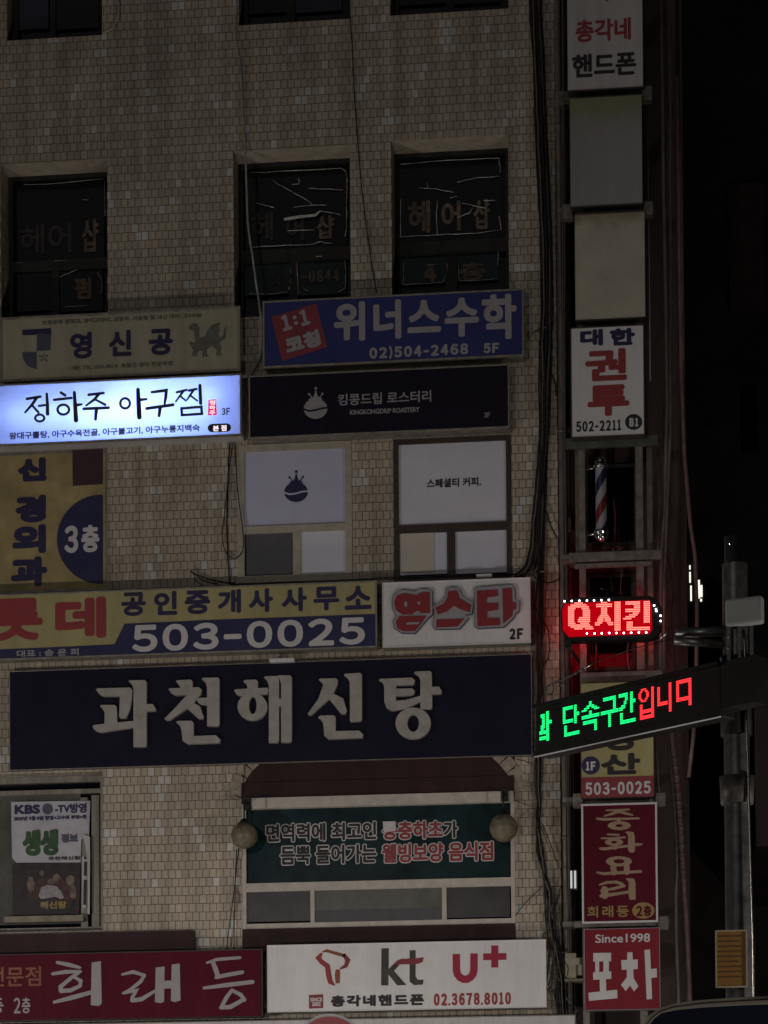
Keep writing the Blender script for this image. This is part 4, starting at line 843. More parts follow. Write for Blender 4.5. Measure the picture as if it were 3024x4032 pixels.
def hang(lb, runs, Y, mats, name='cable_bundle'):
    b = thing(name, un(*runs[0][0], Y), lb, 'cables')
    for k, pts in enumerate(runs): MB().tube(wob(pts, Y-0.012*(k % 4), 200+k+len(runs), 0.006), (0.006, 0.009, 0.005, 0.011)[k % 4], 6).build('cable', mats[k % len(mats)], b)
hang('slack cables hanging in the reddish recess right behind the round ended LED sign', [[(2606, 1760), (2616, 1950), (2606, 2160), (2622, 2330), (2616, 2480), (2636, 2700)], [(2590, 1780), (2596, 2000), (2588, 2180)], [(2626, 2180), (2650, 2300), (2646, 2450), (2660, 2640)],
      [(2420, 1960), (2424, 2080), (2414, 2166)], [(2434, 2050), (2436, 2110), (2438, 2166)], [(2404, 2230), (2412, 2330)], [(2448, 2235), (2444, 2340)], [(2480, 2520), (2470, 2570), (2480, 2640)], [(2332, 2520), (2334, 2640)], [(2350, 2522), (2346, 2640)]], 0.3, ('pipe_redlit', 'pipe', 'cable'))
hang('thin dull wires clipped along the pipes beside the tiled corner', [[(2204+6*k+((k*37) % 11), -200), (2210+6*k, 900+90*k), (2222+5*k-((k*29) % 9), 1800+60*k), (2224+6*k, 2700), (2232+5*k, 3400), (2240+5*k, 4150)] for k in range(5)], -0.05, ('cable', 'cable_grey', 'pipe', 'cable'))
hang('loose ends tangled under the meter box at the foot of the corner', [[(2200, 3560), (2212, 3700), (2204, 3860), (2214, 3990)], [(2170, 3640), (2178, 3760), (2172, 3830), (2160, 3880)], [(2186, 3700), (2180, 3800), (2196, 3850), (2206, 3862)], [(2176, 3900), (2190, 3890), (2204, 3880)], [(2178, 3900), (2184, 3930), (2204, 3960)], [(2230, 3930), (2262, 3965), (2282, 3990)], [(2268, 4010), (2290, 3960)]], -0.06, ('cable', 'cable', 'cable_grey'))
# ------------------------------------------------------------------ dark neighbours
XR = un(2706, 2300, 0.62).x
nb = thing('neighbour_building', (XC, 0.6, 0), 'dark narrow rendered building front behind the vertical signs', 'building')
MB().box(XC+0.003, XR, 0.62, 8.9, 0, 19.5).build('wall', 'dark_wall', nb)
for (a, b, c, d) in ((2300, 1830, 2510, 2150), (2310, 2260, 2500, 2640), (2320, 420, 2500, 780)):
    r = rect(a, b, c, d, 0.61); w = frame_ring(MB(), r[0], r[1], r[2], r[3], 0.04, 0.59, 0.619).build('window', 'frame_dark', nb); MB().box(r[0]+.04, r[1]-.04, 0.605, 0.618, r[2]+.04, r[3]-.04).build('pane', 'glass_dark', w)
al = thing('alley_building', (XR+2, 5, 0), 'almost black building across the alley beyond the pole', 'building')
MB().box(XR-1.5, XR+12, 9.2, 16, 0, 24).build('wall', 'alley_wall', al)
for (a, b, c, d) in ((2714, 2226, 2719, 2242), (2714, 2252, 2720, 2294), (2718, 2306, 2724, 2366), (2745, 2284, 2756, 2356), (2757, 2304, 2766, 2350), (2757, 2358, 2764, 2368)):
    r = rect(a, b, c, d, 9.19); MB().box(r[0], r[1], 9.185, 9.199, r[2], r[3]).build('glow_slit', 'slit_glow', al)  # bright marks made as small glowing slits
r = rect(2868, 720, 3010, 1230, 9.1); MB().box(r[0], r[1], 9.1, 9.19, r[2], r[3]).build('wall_panel', 'dark_wall', al)
r = rect(2972, 2622, 3200, 3330, 4.0); MB().box(r[0], r[1], 4.0, 9.19, r[2], r[3]).build('bay', 'dark_wall', al)
for (a, b, c, d) in ((2900, 1500, 3000, 1800), (2880, 3250, 3040, 3500)):
    r = rect(a, b, c, d, 9.19); w = frame_ring(MB(), r[0], r[1], r[2], r[3], 0.05, 9.16, 9.199).build('window', 'frame_dark', al); MB().box(r[0]+.05, r[1]-.05, 9.18, 9.198, r[2]+.05, r[3]-.05).build('pane', 'glass_dark', w)

# ------------------------------------------------------------------ the ladder of vertical signs
CY = -0.5
VS = 'small upright signs stacked on the steel ladder frame'
p = un(2420, 4100, -0.3)
fr = thing('sign_frame', (p.x, -0.3, 0), 'steel ladder frame carrying the upright signs beside the tiled corner', 'frame')
for (x, y0, y1, w, Yp, mt) in ((2292, -200, 4300, 26, -0.28, 'steel'), (2518, -200, 4300, 30, -0.28, 'steel'), (2560, 1740, 2700, 22, -0.2, 'steel'), (2272, 1770, 2180, 14, -0.2, 'steel')):
    a, b = un(x, y0, Yp), un(x, y1, Yp); hw = w*(DIST+Yp)/FP/2
    xm = (a.x+b.x)/2
    MB().box(xm-hw, xm+hw, Yp, Yp+0.06, max(0, b.z), a.z).build('post', mt, fr, bevel=0.004)
for (x0, x1, y0, y1, mt) in ((2216, 2566, 352, 384, 'steel_green'), (2218, 2572, 806, 838, 'steel_green'), (2228, 2590, 1718, 1758, 'steel_green'), (2240, 2605, 2170, 2206, 'steel'), (2262, 2565, 2214, 2230, 'steel'), (2284, 2608, 2644, 2684, 'steel'), (2257, 2622, 3126, 3164, 'steel'), (2262, 2636, 3622, 3648, 'steel')):
    r = rect(x0, y0, x1, y1, -0.34); MB().box(r[0], r[1], -0.34, -0.281, r[2], r[3]).build('beam', mt, fr, bevel=0.004)
for x, y in ((2548, 364), (2237, 830), (2553, 818), (2600, 3148), (2276, 3150), (2612, 3634)):
    r = rect(x-20, y-28, x+20, y+28, -0.4); MB().box(r[0], r[1], -0.4, -0.281, r[2], r[3]).build('end_cap', 'steel', fr, bevel=0.01)
for x0, x1, y in ((2200, 2262, 364), (2200, 2262, 820), (2210, 2262, 2190), (2215, 2262, 3146), (2215, 2262, 3636)):
    a, b = un(x0, y, -0.3), un(x1, y, -0.3); MB().box(a.x, b.x, -0.28, 0.05, a.z-0.03, a.z+0.02).build('wall_arm', 'steel', fr)
def vsign(c4, face, rim, rw, lb, dep=0.16, rounded=0.0):
    return sign(c4, -CY, face, rim, rw, lb, VS, 'upright_sign', CY+dep, rounded=rounded)
t, Y, q = vsign([(2226, -260), (2530, -275), (2530, 342), (2238, 358)], 'white_dirty', 'alu_dark', 0.008, 'topmost upright white sign with red writing above black writing')
text(t, '총각네', (2266, 74, 2484, 162), Y, 'red_ink', 3); text(t, '핸드폰', (2252, 208, 2506, 300), Y, 'black_ink', 3.5); text(t, '스마트', (2262, -90, 2480, 6), Y, 'red_ink', 3)
t, Y, q = vsign([(2241, 388), (2525, 374), (2532, 802), (2246, 814)], 'blank_grey', 'alu_dark', 0.006, 'blank grey upright sign panel tinted green towards its top edge')
t, Y, q = vsign([(2263, 844), (2535, 832), (2546, 1247), (2263, 1263)], 'blank_cream', 'alu_dark', 0.004, 'blank cream upright sign panel with rounded corners and grimy edges', rounded=0.008)
t, Y, q = vsign([(2247, 1291), (2533, 1282), (2538, 1712), (2251, 1722)], 'white', 'alu_dark', 0.012, 'white upright boxing gym sign with two big red letters')
text(t, '대', (2284, 1297, 2374, 1362), Y, 'navyink', 5); text(t, '한', (2401, 1293, 2500, 1360), Y, 'navyink', 5); text(t, '권', (2304, 1374, 2468, 1500), Y, 'red_ink', 6.5); text(t, '투', (2313, 1516, 2478, 1638), Y, 'red_ink', 6.5)
text(t, '502-2211', (2264, 1656, 2450, 1698), Y, 'black_ink', 2, name='phone_number')
INK(0, 0, 1, Y).ell(2495, 1662, 34, 31).build('badge', 'black_ink', t); text(t, 'B1', (2473, 1645, 2519, 1680), Y-0.003, 'letter_white', 3, name='floor_mark')
t, Y, q = vsign([(2283, 2692), (2570, 2682), (2577, 3134), (2291, 3146)], 'yellow', 'alu_dark', 0.006, 'yellow and red upright sign half hidden behind the green and red LED board')
x0, x1, z0, z1 = q; zr = un(2434, 3058, Y).z
MB().box(x0+0.002, x1-0.002, Y-0.004, Y-0.0005, z0+0.002, zr).build('red_band', 'red_tile', t)
for ch, b in (('부', (2372, 2712, 2508, 2822)), ('동', (2374, 2842, 2512, 2956)), ('산', (2366, 2966, 2521, 3050))): text(t, ch, b, Y, 'black_ink', 5.5)
INK(0, 0, 1, Y).ell(2326, 3014, 36, 36).build('badge', 'navyink', t); text(t, '1F', (2302, 2998, 2350, 3034), Y-0.003, 'letter_white', 2.5, name='floor_mark')
text(t, '503-0025', (2299, 3078, 2568, 3128), Y-0.005, 'letter_white', 2.5, name='phone_number')
t, Y, q = vsign([(2290, 3172), (2580, 3162), (2589, 3624), (2300, 3634)], 'crimson', 'letter_white', 0.022, 'maroon upright sign with a white border and tan brush lettering')
i = INK(2280, 3150, 4.4235, Y)
for p, w in (([(470, 180), (660, 178), (870, 166)], [25, 38, 34]), ([(690, 195), (560, 245), (440, 280)], [60, 45, 25]), ([(700, 200), (820, 235), (930, 262)], [55, 50, 30]), ([(310, 325), (420, 338), (1040, 320)], [40, 48, 36]), ([(690, 330), (692, 392)], 60),
             ([(500, 600), (690, 608)], [30, 36]), ([(390, 668), (600, 668), (800, 650)], [28, 40, 34]), ([(630, 790), (630, 840)], 62), ([(372, 848), (450, 852), (640, 826), (860, 800)], [44, 52, 48, 44]), ([(965, 782), (1090, 772)], [62, 34]),
             ([(595, 1170), (612, 1265)], 100), ([(832, 1170), (830, 1258)], 100), ([(312, 1262), (430, 1285), (800, 1262), (1075, 1245)], [36, 50, 54, 48]),
             ([(362, 1478), (480, 1438), (640, 1428), (740, 1460), (795, 1495)], [30, 48, 52, 56, 30]), ([(790, 1495), (600, 1545), (385, 1582)], [50, 52, 40]), ([(445, 1560), (450, 1660)], [120, 130]), ([(385, 1670), (560, 1650), (870, 1602)], [62, 60, 46])): i.line(p, w)
i.ell(700, 448, 200, 78, 65, 24); i.ell(610, 735, 160, 64, 50, 22); i.ell(695, 1070, 230, 90, 95, 38)
i.poly([(800, 560), (850, 548), (950, 560), (970, 640), (975, 890), (940, 920), (880, 915), (850, 860), (855, 640), (835, 590)], [(810, 1375), (850, 1360), (960, 1370), (985, 1440), (985, 1735), (880, 1740), (860, 1640), (865, 1440), (840, 1400)])
i.build('lettering', 'tan_ink', t)
text(t, '희래등', (2312, 3566, 2476, 3612), Y, 'gold_ink', 1.2, spc=1.25, name='small_lettering')
INK(2280, 3150, 4.4235, Y).ell(1120, 1925, 195, 142).build('badge', 'gold_ink', t); text(t, '2층', (2500, 3566, 2570, 3608), Y-0.003, 'crimson', 2, name='floor_mark')
t, Y, q = vsign([(2300, 3659), (2595, 3654), (2601, 3970), (2305, 3980)], 'crimson_bright', 'letter_grey', 0.006, 'red upright sign with blocky white letters, lowest on the ladder frame', 0.22)
i = INK(2050, 3000, 1.7033, Y)
i.poly([(487, 1282), (607, 1280), (607, 1337), (487, 1340)], [(500, 1335), (527, 1335), (527, 1417), (500, 1417)], [(555, 1335), (592, 1335), (592, 1414), (555, 1414)], [(485, 1412), (608, 1405), (608, 1455), (487, 1462)], [(530, 1452), (572, 1452), (575, 1548), (532, 1550)], [(455, 1548), (648, 1528), (650, 1585), (458, 1603)],
       [(715, 1278), (750, 1276), (752, 1330), (715, 1332)], [(675, 1330), (785, 1325), (785, 1390), (678, 1395)], [(712, 1388), (755, 1386), (758, 1452), (712, 1454)], [(712, 1445), (755, 1445), (790, 1505), (760, 1540), (733, 1500), (705, 1538), (673, 1495)], [(830, 1262), (868, 1257), (882, 1590), (845, 1595)], [(872, 1390), (912, 1385), (915, 1445), (875, 1450)])
i.build('lettering', 'letter_white', t)
text(t, 'Since1998', (2344, 3677, 2560, 3711), Y, 'letter_white', 1, name='small_lettering')

# barber pole
c = un(2367, 1980, -0.36); bp_ = thing('barber_pole', (c.x, -0.3, un(2367, 2137, -0.36).z), 'red white and blue striped barber pole with chrome ends', 'barber pole')
zt, zb = un(2367, 1845, -0.36).z, un(2367, 2090, -0.36).z; rad = 0.062
def helix(mat, k, name):
    mb = MB(); n, st = 24, 40; pitch = 0.62
    vs, fs = [], []
    for i in range(st+1):
        z = zb+(zt-zb)*i/st
        for j in range(9):
            a = 2*math.pi*((z-zb)/pitch + k/4 + j/32); vs.append((c.x+rad*math.cos(a), c.y+rad*math.sin(a), z))
    fs = [(i*9+j, i*9+j+1, (i+1)*9+j+1, (i+1)*9+j) for i in range(st) for j in range(8)]
    return mb.add(vs, fs, True).build(name, mat, bp_)
for k, mt in enumerate(('barber_white', 'barber_red', 'barber_white', 'barber_blue')): helix(mt, k, 'stripe')
for z0, s in ((zt, 1), (zb, -1)):
    MB().lathe([(0.02, z0+s*0.002), (0.085, z0+s*0.004), (0.088, z0+s*0.03), (0.07, z0+s*0.04), (0.075, z0+s*0.07), (0.055, z0+s*0.1), (0.03, z0+s*0.125), (0.002, z0+s*0.13)], c.x, c.y, 24).build('cap', 'chrome', bp_)
    MB().tube([(c.x-0.16, c.y+0.06, z0+s*0.02), (c.x-0.02, c.y+0.06, z0+s*0.02)], 0.012, 8).build('bracket', 'chrome', bp_)
# red running-dot sign
def led(rows_of, u0, u1, name): pass
QY = -0.62
P = [un(x, y, QY) for x, y in ((2208, 2400), (2232, 2362), (2262, 2352), (2560, 2346), (2590, 2362), (2610, 2400), (2606, 2470), (2582, 2508), (2550, 2516), (2250, 2522), (2226, 2508), (2210, 2470))]
t = thing('led_sign', un(2410, 2520, QY+0.1), 'bright red running dot sign ringed with white bulbs', 'LED sign')
MB().prism([(v.x, v.z) for v in P], QY+0.004, QY+0.16).build('case', 'led_case', t)
P2_ = [un(x, y, QY) for x, y in ((2214, 2400), (2226, 2376), (2556, 2362), (2566, 2380), (2568, 2480), (2556, 2496), (2240, 2508), (2216, 2480))]
MB().prism([(v.x, v.z) for v in P2_], QY, QY+0.003).build('lens', 'led_bloom_panel', t)
M['led_back_glow'] = emis('red_back_glow_panel', (1.0, 0.01, 0.03), 3.2)  # unseen glowing back face, added to throw red onto the wall
MB().prism([(v.x, v.z) for v in P2_], QY+0.162, QY+0.166).build('added_back_glow', 'led_back_glow', t)
ROWS = ["5-11,27-31,38-42,47-58,62-66", "2-14,23-35,38-42,47-58,62-66", "0-16,23-35,38-42,54-58,62-66", "0-5,11-16,27-31,38-42,54-58,62-66", "0-4,12-17,27-31,38-42,47-58,62-66", "0-4,12-17,27-31,38-42,47-58,62-66", "0-4,12-17,27-31,38-42,53-57,62-66",
        "0-4,12-17,26-32,38-42,50-56,62-66", "0-4,9-17,25-33,38-42,47-54,62-66", "0-4,8-17,24-28,30-34,38-42,45-51,62-66", "0-4,8-17,24-28,30-34,38-42,62-66", "0-5,10-16,22-27,32-36,38-42,48-52,62-66", "0-17,22-25,33-36,38-42,48-52", "2-19,38-42,48-52", "5-11,14-20,38-42,48-66", "38-42,48-66"]
mb = MB()
for r_, s in enumerate(ROWS):
    for g in s.split(','):
        a, b = map(int, g.split('-'))
        for cc in range(a, b+1):
            q = un(2200+(145+cc*17.7)/3.687, 2320+(207-cc*0.36+r_*26.6)/3.687, QY); mb.disc(q.x, QY-0.004, q.z, 0.0062, 6, 0.0085)
mb.build('dot_lettering', 'led_red', t)
for k, (x, y) in enumerate(((85, 180), (190, 175), (300, 172), (410, 170), (513, 167), (620, 165), (728, 160), (1385, 240), (1412, 295), (1418, 320), (1478, 388), (1480, 465), (410, 650), (520, 648), (625, 645), (733, 640), (838, 640), (945, 640), (1052, 636), (1162, 632), (1270, 632))):
    q = un(2200+x/3.687, 2320+y/3.687, QY); MB().ball((q.x, QY-0.012, q.z), 0.0095, 8, 6).build('bulb', 'led_white', t)
MB().tube([un(2590, 2524, QY+.05), un(2632, 2490, QY)], 0.014, 8).build('edge_strip', 'chrome_soft', t)
a, b = un(2226, 2530, QY+.1), un(2285, 2612, -0.2); MB().tube([a, b], 0.018, 6).build('strut', 'iron', t)
r = rect(2222, 2524, 2250, 2545, QY+0.1); MB().box(r[0], r[1], QY+0.05, QY+0.14, r[2], r[3]).build('bracket', 'iron', t)
a = un(2230, 2500, QY+0.14); MB().box(a.x-0.02, a.x+0.02, QY+0.16, 0.0, a.z-0.03, a.z+0.03).build('wall_arm', 'iron', t)
# narrow red sheet behind the strut
r = rect(2246, 2520, 2284, 2650, 0.2); t2 = MB().box(r[0], r[1], 0.2, 0.24, r[2], r[3]).build('sheet_panel', 'crimson_bright'); tag(t2, 'narrow red sheet under the red running dot sign', 'panel')
# meter box and small glowing tubes
r = rect(2226, 3752, 2270, 3850, -0.2); t = thing('meter_box', ((r[0]+r[1])/2, 0, r[2]), 'beige meter box at the foot of the tiled corner', 'meter box')
MB().box(r[0], r[1], -0.2, 0.1, r[2], r[3]).build('box', 'meter', t, bevel=0.008); MB().box(r[1]+0.002, r[1]+0.06, -0.18, 0.1, r[2]+0.03, r[3]-0.05).build('side_box', 'meter', t, bevel=0.006)
MB().box(r[0]-0.01, r[1]+0.2, -0.16, 0.1, r[2]-0.035, r[2]-0.005).build('shelf', 'sill', t); r2 = rect(2266, 3772, 2282, 3800, -0.21); MB().box(r2[0], r2[1], -0.215, -0.201, r2[2], r2[3]).build('knob', 'meter', t)
p = un(2258, 3466, -0.05); t = thing('glow_tubes', (p.x, 0, p.z-0.1), 'tiny pair of glowing tubes on the corner pipes', 'light')  # small bright mark made as a pair of glowing tubes
for dx in (-0.022, 0.02): MB().tube([(p.x+dx, -0.1, p.z-0.095), (p.x+dx, -0.1, p.z+0.095)], 0.011, 8).build('tube', 'tube_glow', t)
MB().box(p.x-0.045, p.x+0.045, -0.085, 0.0, p.z-0.11, p.z+0.11).build('base_plate', 'alu_dark', t)

# ------------------------------------------------------------------ street pole with its LED board and boards
PYY = -7.4
pc = un(2905, 3400, PYY); px = pc.x
pole = thing('street_pole', (px, PYY, 0), 'galvanised steel street pole with side arms and a shiny conduit', 'pole')
zt = un(2884, 2225, PYY).z
MB().lathe([(0.16, 0.0), (0.16, 0.03), (0.108, 0.05), (0.1, zt-0.6), (0.1, zt)], px, PYY, 28).build('shaft', 'galv', pole)
z2 = un(2884, 2115, PYY).z; MB().lathe([(0.1, zt), (0.062, zt+0.01), (0.06, z2), (0.001, z2+0.005)], px-0.02, PYY, 24).build('top_tube', 'galv', pole)
za, zb2 = un(2884, 2900, PYY).z, un(2884, 2590, PYY).z
MB().lathe([(0.101, za), (0.125, za+.005), (0.125, zb2), (0.101, zb2+.005)], px, PYY, 24).build('sleeve', 'led_case', pole)
zc_, zd = un(2884, 3170, PYY).z, un(2884, 3060, PYY).z
MB().lathe([(0.101, zc_), (0.13, zc_+.005), (0.14, zd), (0.101, zd+.005)], px, PYY, 24).build('sleeve', 'alu_dark', pole)
cd = [un(x, y, PYY-0.12) for x, y in ((2926, 2480), (2932, 2560), (2938, 2800), (2945, 3022), (2952, 3300), (2960, 3600), (2964, 3720), (2968, 4200))]
cd.append(Vector((cd[-1].x, cd[-1].y, 0.0))); MB().tube(cd, 0.011, 10).build('conduit', 'chrome_rod', pole)
a, b = un(2660, 2502, PYY), un(2850, 2500, PYY); MB().tube([(a.x, PYY, a.z+.02), (px, PYY, a.z+0.02)], 0.042, 12).build('arm', 'galv', pole)
a = un(2655, 2530, PYY-.06); MB().tube([(a.x, PYY-0.06, a.z+.02), (px-0.1, PYY-0.02, a.z-0.02)], 0.035, 12).build('arm', 'galv', pole)
for x in (2868, 2910, 2958):
    a, b = un(x, 2465, PYY-.16), un(x-2, 2600, PYY-.16); MB().box(a.x-0.014, a.x+0.014, PYY-0.19, PYY-0.13, b.z, a.z).build('bracket_bar', 'galv', pole)
for x, y in ((2866, 2510), (2866, 2551), (2872, 2140)): MB().ball(un(x, y, PYY-.2), 0.014, 10, 8).build('bolt', 'chrome', pole)
a = un(2716, 2640, PYY-.1); MB().tube([(px-0.1, PYY, un(2884, 2740, PYY).z), un(2800, 2634, PYY-.1), un(2795, 2636, PYY-.1)], 0.03, 8).build('arm', 'alu_dark', pole)
t = thing('equipment_box', un(2920, 2473, PYY-.2), 'pale grey flat equipment box near the top of the street pole', 'equipment box')
A = un(2852, 2360, PYY-0.2); b0 = un(2852, 2466, PYY-0.2)
MB().obox((A.x, PYY-0.2, b0.z), (0.285, -0.10, 0), (0.03, 0.09, 0), (0, 0, A.z-b0.z)).build('body', 'equip', t, bevel=0.02)
MB().box(px-0.03, px+0.03, PYY-0.22, PYY-0.1, b0.z+0.05, A.z-0.05).build('mount', 'galv', t)
# yellow board
r = rect(2819, 3664, 2941, 3886, PYY-0.16); t = thing('notice_board', ((r[0]+r[1])/2, PYY-.15, r[2]), 'amber yellow notice board strapped low on the street pole', 'notice board')
MB().box(r[0], r[1], PYY-0.16, PYY-0.145, r[2], r[3]).build('board', 'amber', t); frame_ring(MB(), r[0]-.004, r[1]+.004, r[2]-.004, r[3]+.004, 0.011, PYY-0.166, PYY-0.14).build('border', 'cream', t)
mb = MB(); rr = random.Random(9); w, h = r[1]-r[0], r[3]-r[2]
for k in range(9):
    zz = r[3]-h*(0.1+0.09*k); x = r[0]+w*0.08
    while x < r[0]+w*rr.uniform(0.75, 0.92):
        l = rr.uniform(0.01, 0.03); mb.box(x, x+l, PYY-0.1625, PYY-0.1605, zz-0.006, zz+0.005); x += l+rr.uniform(0.006, 0.014)
mb.build('fine_print', 'amber_ink', t); MB().box(px-0.02, px+0.02, PYY-0.144, PYY-0.09, r[2]+0.05, r[3]-0.05).build('strap', 'galv', t)
# LED traffic board, turned towards the traffic
dR, dL = 19.45, 20.75
BRt = un(2843, 2840, dR-DIST); BL = un(2112, 2962, dL-DIST)
BL.z = BRt.z = (BL.z+BRt.z)/2; HB = 0.425
dirv = (BRt-BL); Lb = dirv.length; du = dirv/Lb; dn = Vector((du.y, -du.x, 0))      # dn points to the viewer
t = thing('led_board', BRt, 'long dark LED board with green and red dot lettering hung from the street pole', 'LED board')
dz = Vector((0, 0, HB))
MB().obox(BL, du*Lb, -dn*0.16, dz).build('case', 'led_case', t, bevel=0.008)
MB().obox(BL+dn*0.001-Vector((0, 0, 0.0)), du*Lb, dn*0.03, Vector((0, 0, 0.045))).obox(BL+dz-Vector((0, 0, 0.03))+dn*0.001, du*Lb, dn*0.05, Vector((0, 0, 0.03))).build('hood', 'led_case', t)
MB().obox(BL-Vector((0, 0, 0.008))+dn*0.012, du*Lb, dn*0.012, Vector((0, 0, 0.007))).build('lower_trim', 'sign_white', t)
MB().obox(BL+du*(Lb-0.02)+dn*0.02-dn*0.18+Vector((0, 0, 0.06)), du*0.34, dn*0.16, Vector((0, 0, HB-0.06))).build('pole_mount', 'led_case', t)
CH = {'과': [(1,1,3,2),(2,1,3,8),(0,10,4,11),(1,7,2,10),(5,0,6,15),(7,5,8,6),(0,13,4,14)], '단': [(1,0,8,1),(1,0,2,8),(1,7,8,8),(10,0,11,9),(12,4,13,5),(2,10,3,15),(2,14,13,15)],
 '속': [(7,0,8,2),(5,2,6,3),(9,2,10,3),(3,3,4,4),(11,3,12,4),(1,4,2,4),(13,4,14,4),(7,5,8,7),(1,7,14,8),(2,10,12,11),(11,10,12,15)], '구': [(3,0,12,1),(11,0,12,6),(1,7,14,8),(7,8,8,15)],
 '간': [(1,0,7,1),(6,0,7,3),(5,4,6,5),(3,6,5,7),(1,7,3,8),(10,0,11,10),(12,4,13,5),(2,10,3,15),(2,14,13,15)],
 '입': [(3,0,6,0),(2,1,3,1),(6,1,7,1),(1,2,2,4),(7,2,8,4),(2,5,3,5),(6,5,7,5),(3,6,6,6),(11,0,12,7),(2,8,3,15),(11,8,12,15),(2,11,12,12),(2,14,12,15)], '니': [(1,1,2,10),(1,9,8,10),(10,0,11,14)], '다': [(1,0,9,1),(1,0,2,10),(1,9,9,10),(10,0,11,13)]}
def udist(sx):                     # distance along the board at photo column sx
    lo, hi = 0.0, Lb
    for _ in range(30):
        m_ = (lo+hi)/2; v = BL+du*m_-CAMP; xx = 1512+FP*v.dot(rt)/v.dot(fwd)
        lo, hi = (m_, hi) if xx < sx else (lo, m_)
    return lo
zt0 = BL.z+HB*0.84; pz = HB*0.565/15.5
for word, cols, mat, nm in (('과단속구간', ((2126, 5.4), (2214, 4.9), (2288, 4.9), (2363, 4.9), (2434, 5.0)), 'led_green', 'green_dot_lettering'), ('입니다', ((2512, 5.0), (2586, 5.0), (2660, 5.4)), 'led_red2', 'red_dot_lettering')):
    mb = MB()
    for ch, (sx, st) in zip(word, cols):
        seen = set()
        for a, b, c_, d_ in CH[ch]:
            seen |= {(i_, j_) for i_ in range(a, c_+1) for j_ in range(b, d_+1)}
        u0 = udist(sx); pu = (udist(sx+st*14)-u0)/14
        for i_, j_ in seen:
            o_ = BL+du*(u0+pu*i_)+dn*0.004; o_.z = zt0-pz*j_
            mb.add([o_, o_+du*pu*1.0, o_+du*pu*1.0-Vector((0, 0, pz*0.74)), o_-Vector((0, 0, pz*0.74))], [(3, 2, 1, 0)])
    mb.build(nm, mat, t)
rg = un(2165, 2716, dL-DIST-.05); mb = MB()
mb.tube([rg+Vector((0.03*math.cos(k*math.pi/8), 0, 0.04*math.sin(k*math.pi/8))) for k in range(17)], 0.006, 6, False)
mb.build('eye_ring', 'galv', t)
MB().tube([rg+Vector((0, 0, 0.04)), un(2225, 2672, dL-DIST), un(2290, 2640, -6.9), un(2335, 2610, -6.9)], 0.009, 6).build('stay_wire', 'chrome_soft', t)
MB().tube([un(2335, 2610, -6.9), un(2500, 2552, -7.2), un(2662, 2512, PYY)], 0.004, 6).build('stay_wire', 'iron', t)
for x, y in ((2270, 2650), (2293, 2638)): MB().ball(un(x, y, -6.95), 0.016, 8, 6).build('turnbuckle', 'chrome', t)
# prohibition sign on its post
c = un(1297, 4133, -7.2); rd = 143*(DIST-7.2)/FP
t = thing('road_sign', (c.x, -7.2, 0), 'round red and white road sign just showing over the picture edge', 'road sign')
def ring(mb, r0, r1, y, n=48):
    vs = [(c.x+r*math.cos(2*math.pi*j/n), y, c.z+r*math.sin(2*math.pi*j/n)) for r in (r0, r1) for j in range(n)]
    return mb.add(vs, [(j, (j+1) % n, n+(j+1) % n, n+j) for j in range(n)])
n = 48; mb = MB(); mb.prism([(c.x+rd*math.cos(2*math.pi*j/n), c.z+rd*math.sin(2*math.pi*j/n)) for j in range(n)], -7.205, -7.195); mb.build('plate', 'sign_white', t)
ring(MB(), rd*0.925, rd*0.66, -7.208).build('red_ring', 'sign_red', t)
MB().tube([(c.x, -7.16, 0), (c.x, -7.16, c.z+rd*0.9)], 0.03, 12).build('post', 'galv', t)

# ------------------------------------------------------------------ parked van, only its roof corner shows
VY = -18.5
up = [un(x, y, VY) for x, y in ((2478, 4100), (2522, 4034), (2552, 3992), (2586, 3966), (2640, 3948), (2740, 3934), (2880, 3924), (3024, 3917))]
top = [(v.x, v.z) for v in up]; xr = top[-1][0]; zr = top[-1][1]
body = [(top[0][0]-1.05, 0.32), (top[0][0]-1.1, 0.62), (top[0][0]-1.02, 0.95), (top[0][0]-0.55, 1.16)] + top + [(xr+1.2, zr+0.03), (xr+3.0, zr-0.03), (xr+3.25, zr-0.25), (xr+3.4, 0.9), (xr+3.38, 0.32)]
van = thing('parked_van', (xr, VY+0.9, 0), 'pale van whose roof corner pokes in beside the lowest upright sign', 'van')
def inset(p, g):
    return grow(p, -g)
loft = [(inset(body, 0.0), VY), (inset(body, 0.0), VY+1.8)]
bm_ = MB(); nb_ = len(body)
secs = [(0.030, VY+0.0), (0.012, VY+0.025), (0.0, VY+0.08), (0.0, VY+1.72), (0.012, VY+1.775), (0.030, VY+1.8)]
bb = [(p[0], p[1]) for p in body]
rows_ = [[(q[0], y, q[1]) for q in inset(bb, g)] for g, y in secs]
bm_.add([v for r_ in rows_ for v in r_], [(i*nb_+j, i*nb_+(j+1) % nb_, (i+1)*nb_+(j+1) % nb_, (i+1)*nb_+j) for i in range(len(secs)-1) for j in range(nb_)], True)
bm_.plate([(v[0], v[2]) for v in rows_[0]], VY); bm_.plate([(v[0], v[2]) for v in rows_[-1]], VY+1.8)
bm_.build('body', 'van', van)
wi = [un(x, y, VY) for x, y in ((2512, 4100), (2545, 4050), (2575, 4012), (2604, 3990), (2660, 3978), (2760, 3968), (2900, 3960), (3024, 3955))]
wz = un(2600, 4400, VY).z
MB().prism([(v.x, v.z) for v in wi]+[(xr+0.35, wi[-1].z-0.003), (xr+0.35, wz), (wi[0].x-0.3, wz)], VY-0.006, VY+0.01).build('side_window', 'van_glass', van)
MB().prism([(xr+0.45, wi[-1].z-0.004), (xr+2.9, wi[-1].z-0.03), (xr+3.05, wz), (xr+0.45, wz)], VY-0.006, VY+0.01).build('side_window', 'van_glass', van)
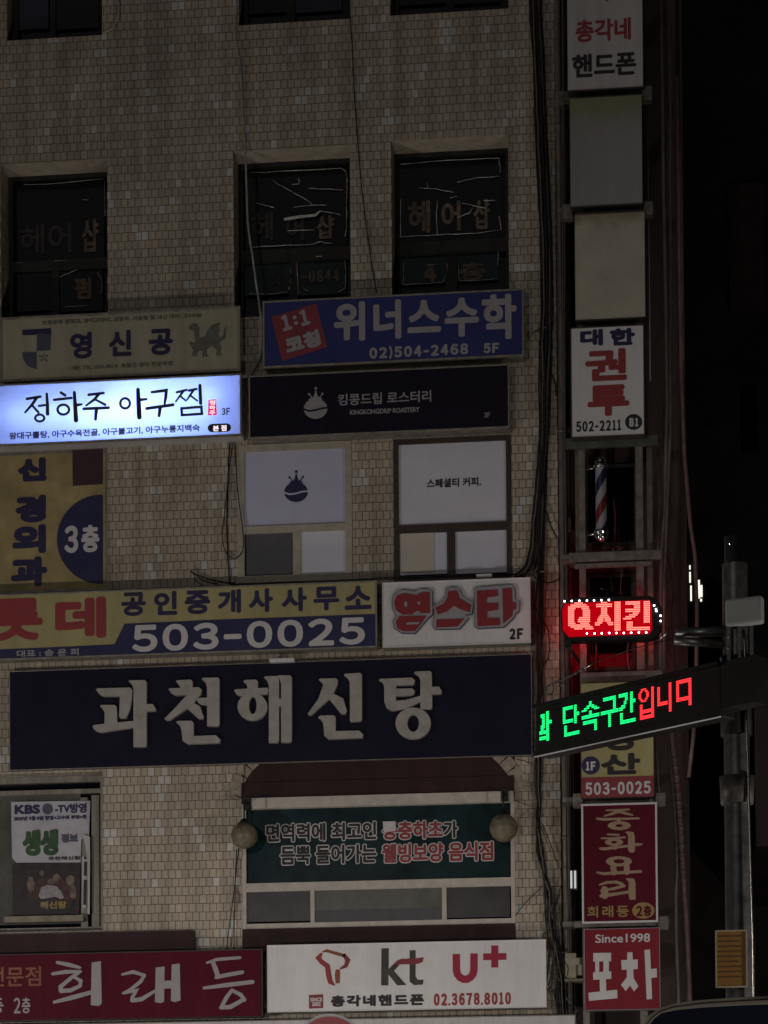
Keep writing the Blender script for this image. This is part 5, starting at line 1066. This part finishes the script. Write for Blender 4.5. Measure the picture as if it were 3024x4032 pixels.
MB().tube([(v.x+0.01, VY+0.012, v.z-0.008) for v in up], 0.006, 6).build('roof_trim', 'sill', van)
for xx in (top[0][0]-0.35, xr+2.3):
    w = MB().tube([(xx, VY-0.02, 0.17), (xx, VY+0.2, 0.17)], 0.32, 24).build('wheel', 'rubber', van); MB().tube([(xx, VY-0.03, 0.17), (xx, VY+0.05, 0.17)], 0.19, 16).build('rim', 'galv', w)

# ------------------------------------------------------------------ street lamps beside the picture, plus added unseen fill lamp and lantern
LAMPS = [(-11.0, -8.5, 2.9, 800, 'street lamp lighting the facade from beyond the crimson sign'), (4.4, -8.5, 2.9, 540, 'street lamp lighting the facade from beyond the van'),
         (-8.0, -34.0, 6.0, 1950, 'added fill lamp behind the viewer, lighting the facade from the front')]  # this last lamp is unseen, added for frontal fill
sp = thing('fill_lantern', (-3.2, -3.4, 0), 'unseen lantern added under the picture edge to light the facade from below', 'lantern')  # added unseen source that lifts the facade light from below
MB().lathe([(0.2, 0), (0.18, 0.04), (0.03, 0.08), (0.03, 1.7), (0.12, 1.72), (0.12, 1.74)], -3.2, -3.4, 16).build('stand', 'iron', sp)
MB().lathe([(0.12, 1.745), (0.13, 1.8), (0.13, 1.98), (0.12, 2.0), (0.001, 2.01)], -3.2, -3.4, 16).build('shade', 'lamp_lens', sp)
L = bpy.data.lights.new('fill_lantern_light', 'POINT'); L.energy = 70; L.color = (1.0, 0.90, 0.78); L.shadow_soft_size = 0.13
lo = bpy.data.objects.new('fill_lantern_light', L); C.objects.link(lo); lo.parent = sp; lo.location = (0, 0, 2.2)
for x, y, z, e, lb in LAMPS:
    t = thing('street_lamp', (x, y, 0), lb, 'street lamp', 'street lamps on the near pavement')
    MB().lathe([(0.14, 0), (0.12, 0.05), (0.06, 0.2), (0.05, z+0.2), (0.001, z+0.22)], x, y, 16).build('pole', 'iron', t)
    MB().box(x-0.16, x+0.16, y-0.05, y+0.5, z+0.12, z+0.2).build('lamp_head', 'iron', t, bevel=0.02)
    MB().box(x-0.12, x+0.12, y+0.15, y+0.46, z+0.105, z+0.119).build('lens', 'lamp_lens', t)
    L = bpy.data.lights.new('street_lamp_light', 'POINT'); L.energy = e; L.color = (1.0, 0.93, 0.875); L.shadow_soft_size = 0.14
    lo = bpy.data.objects.new('street_lamp_light', L); C.objects.link(lo); lo.parent = t; lo.location = (0, 0.3, z-0.08)
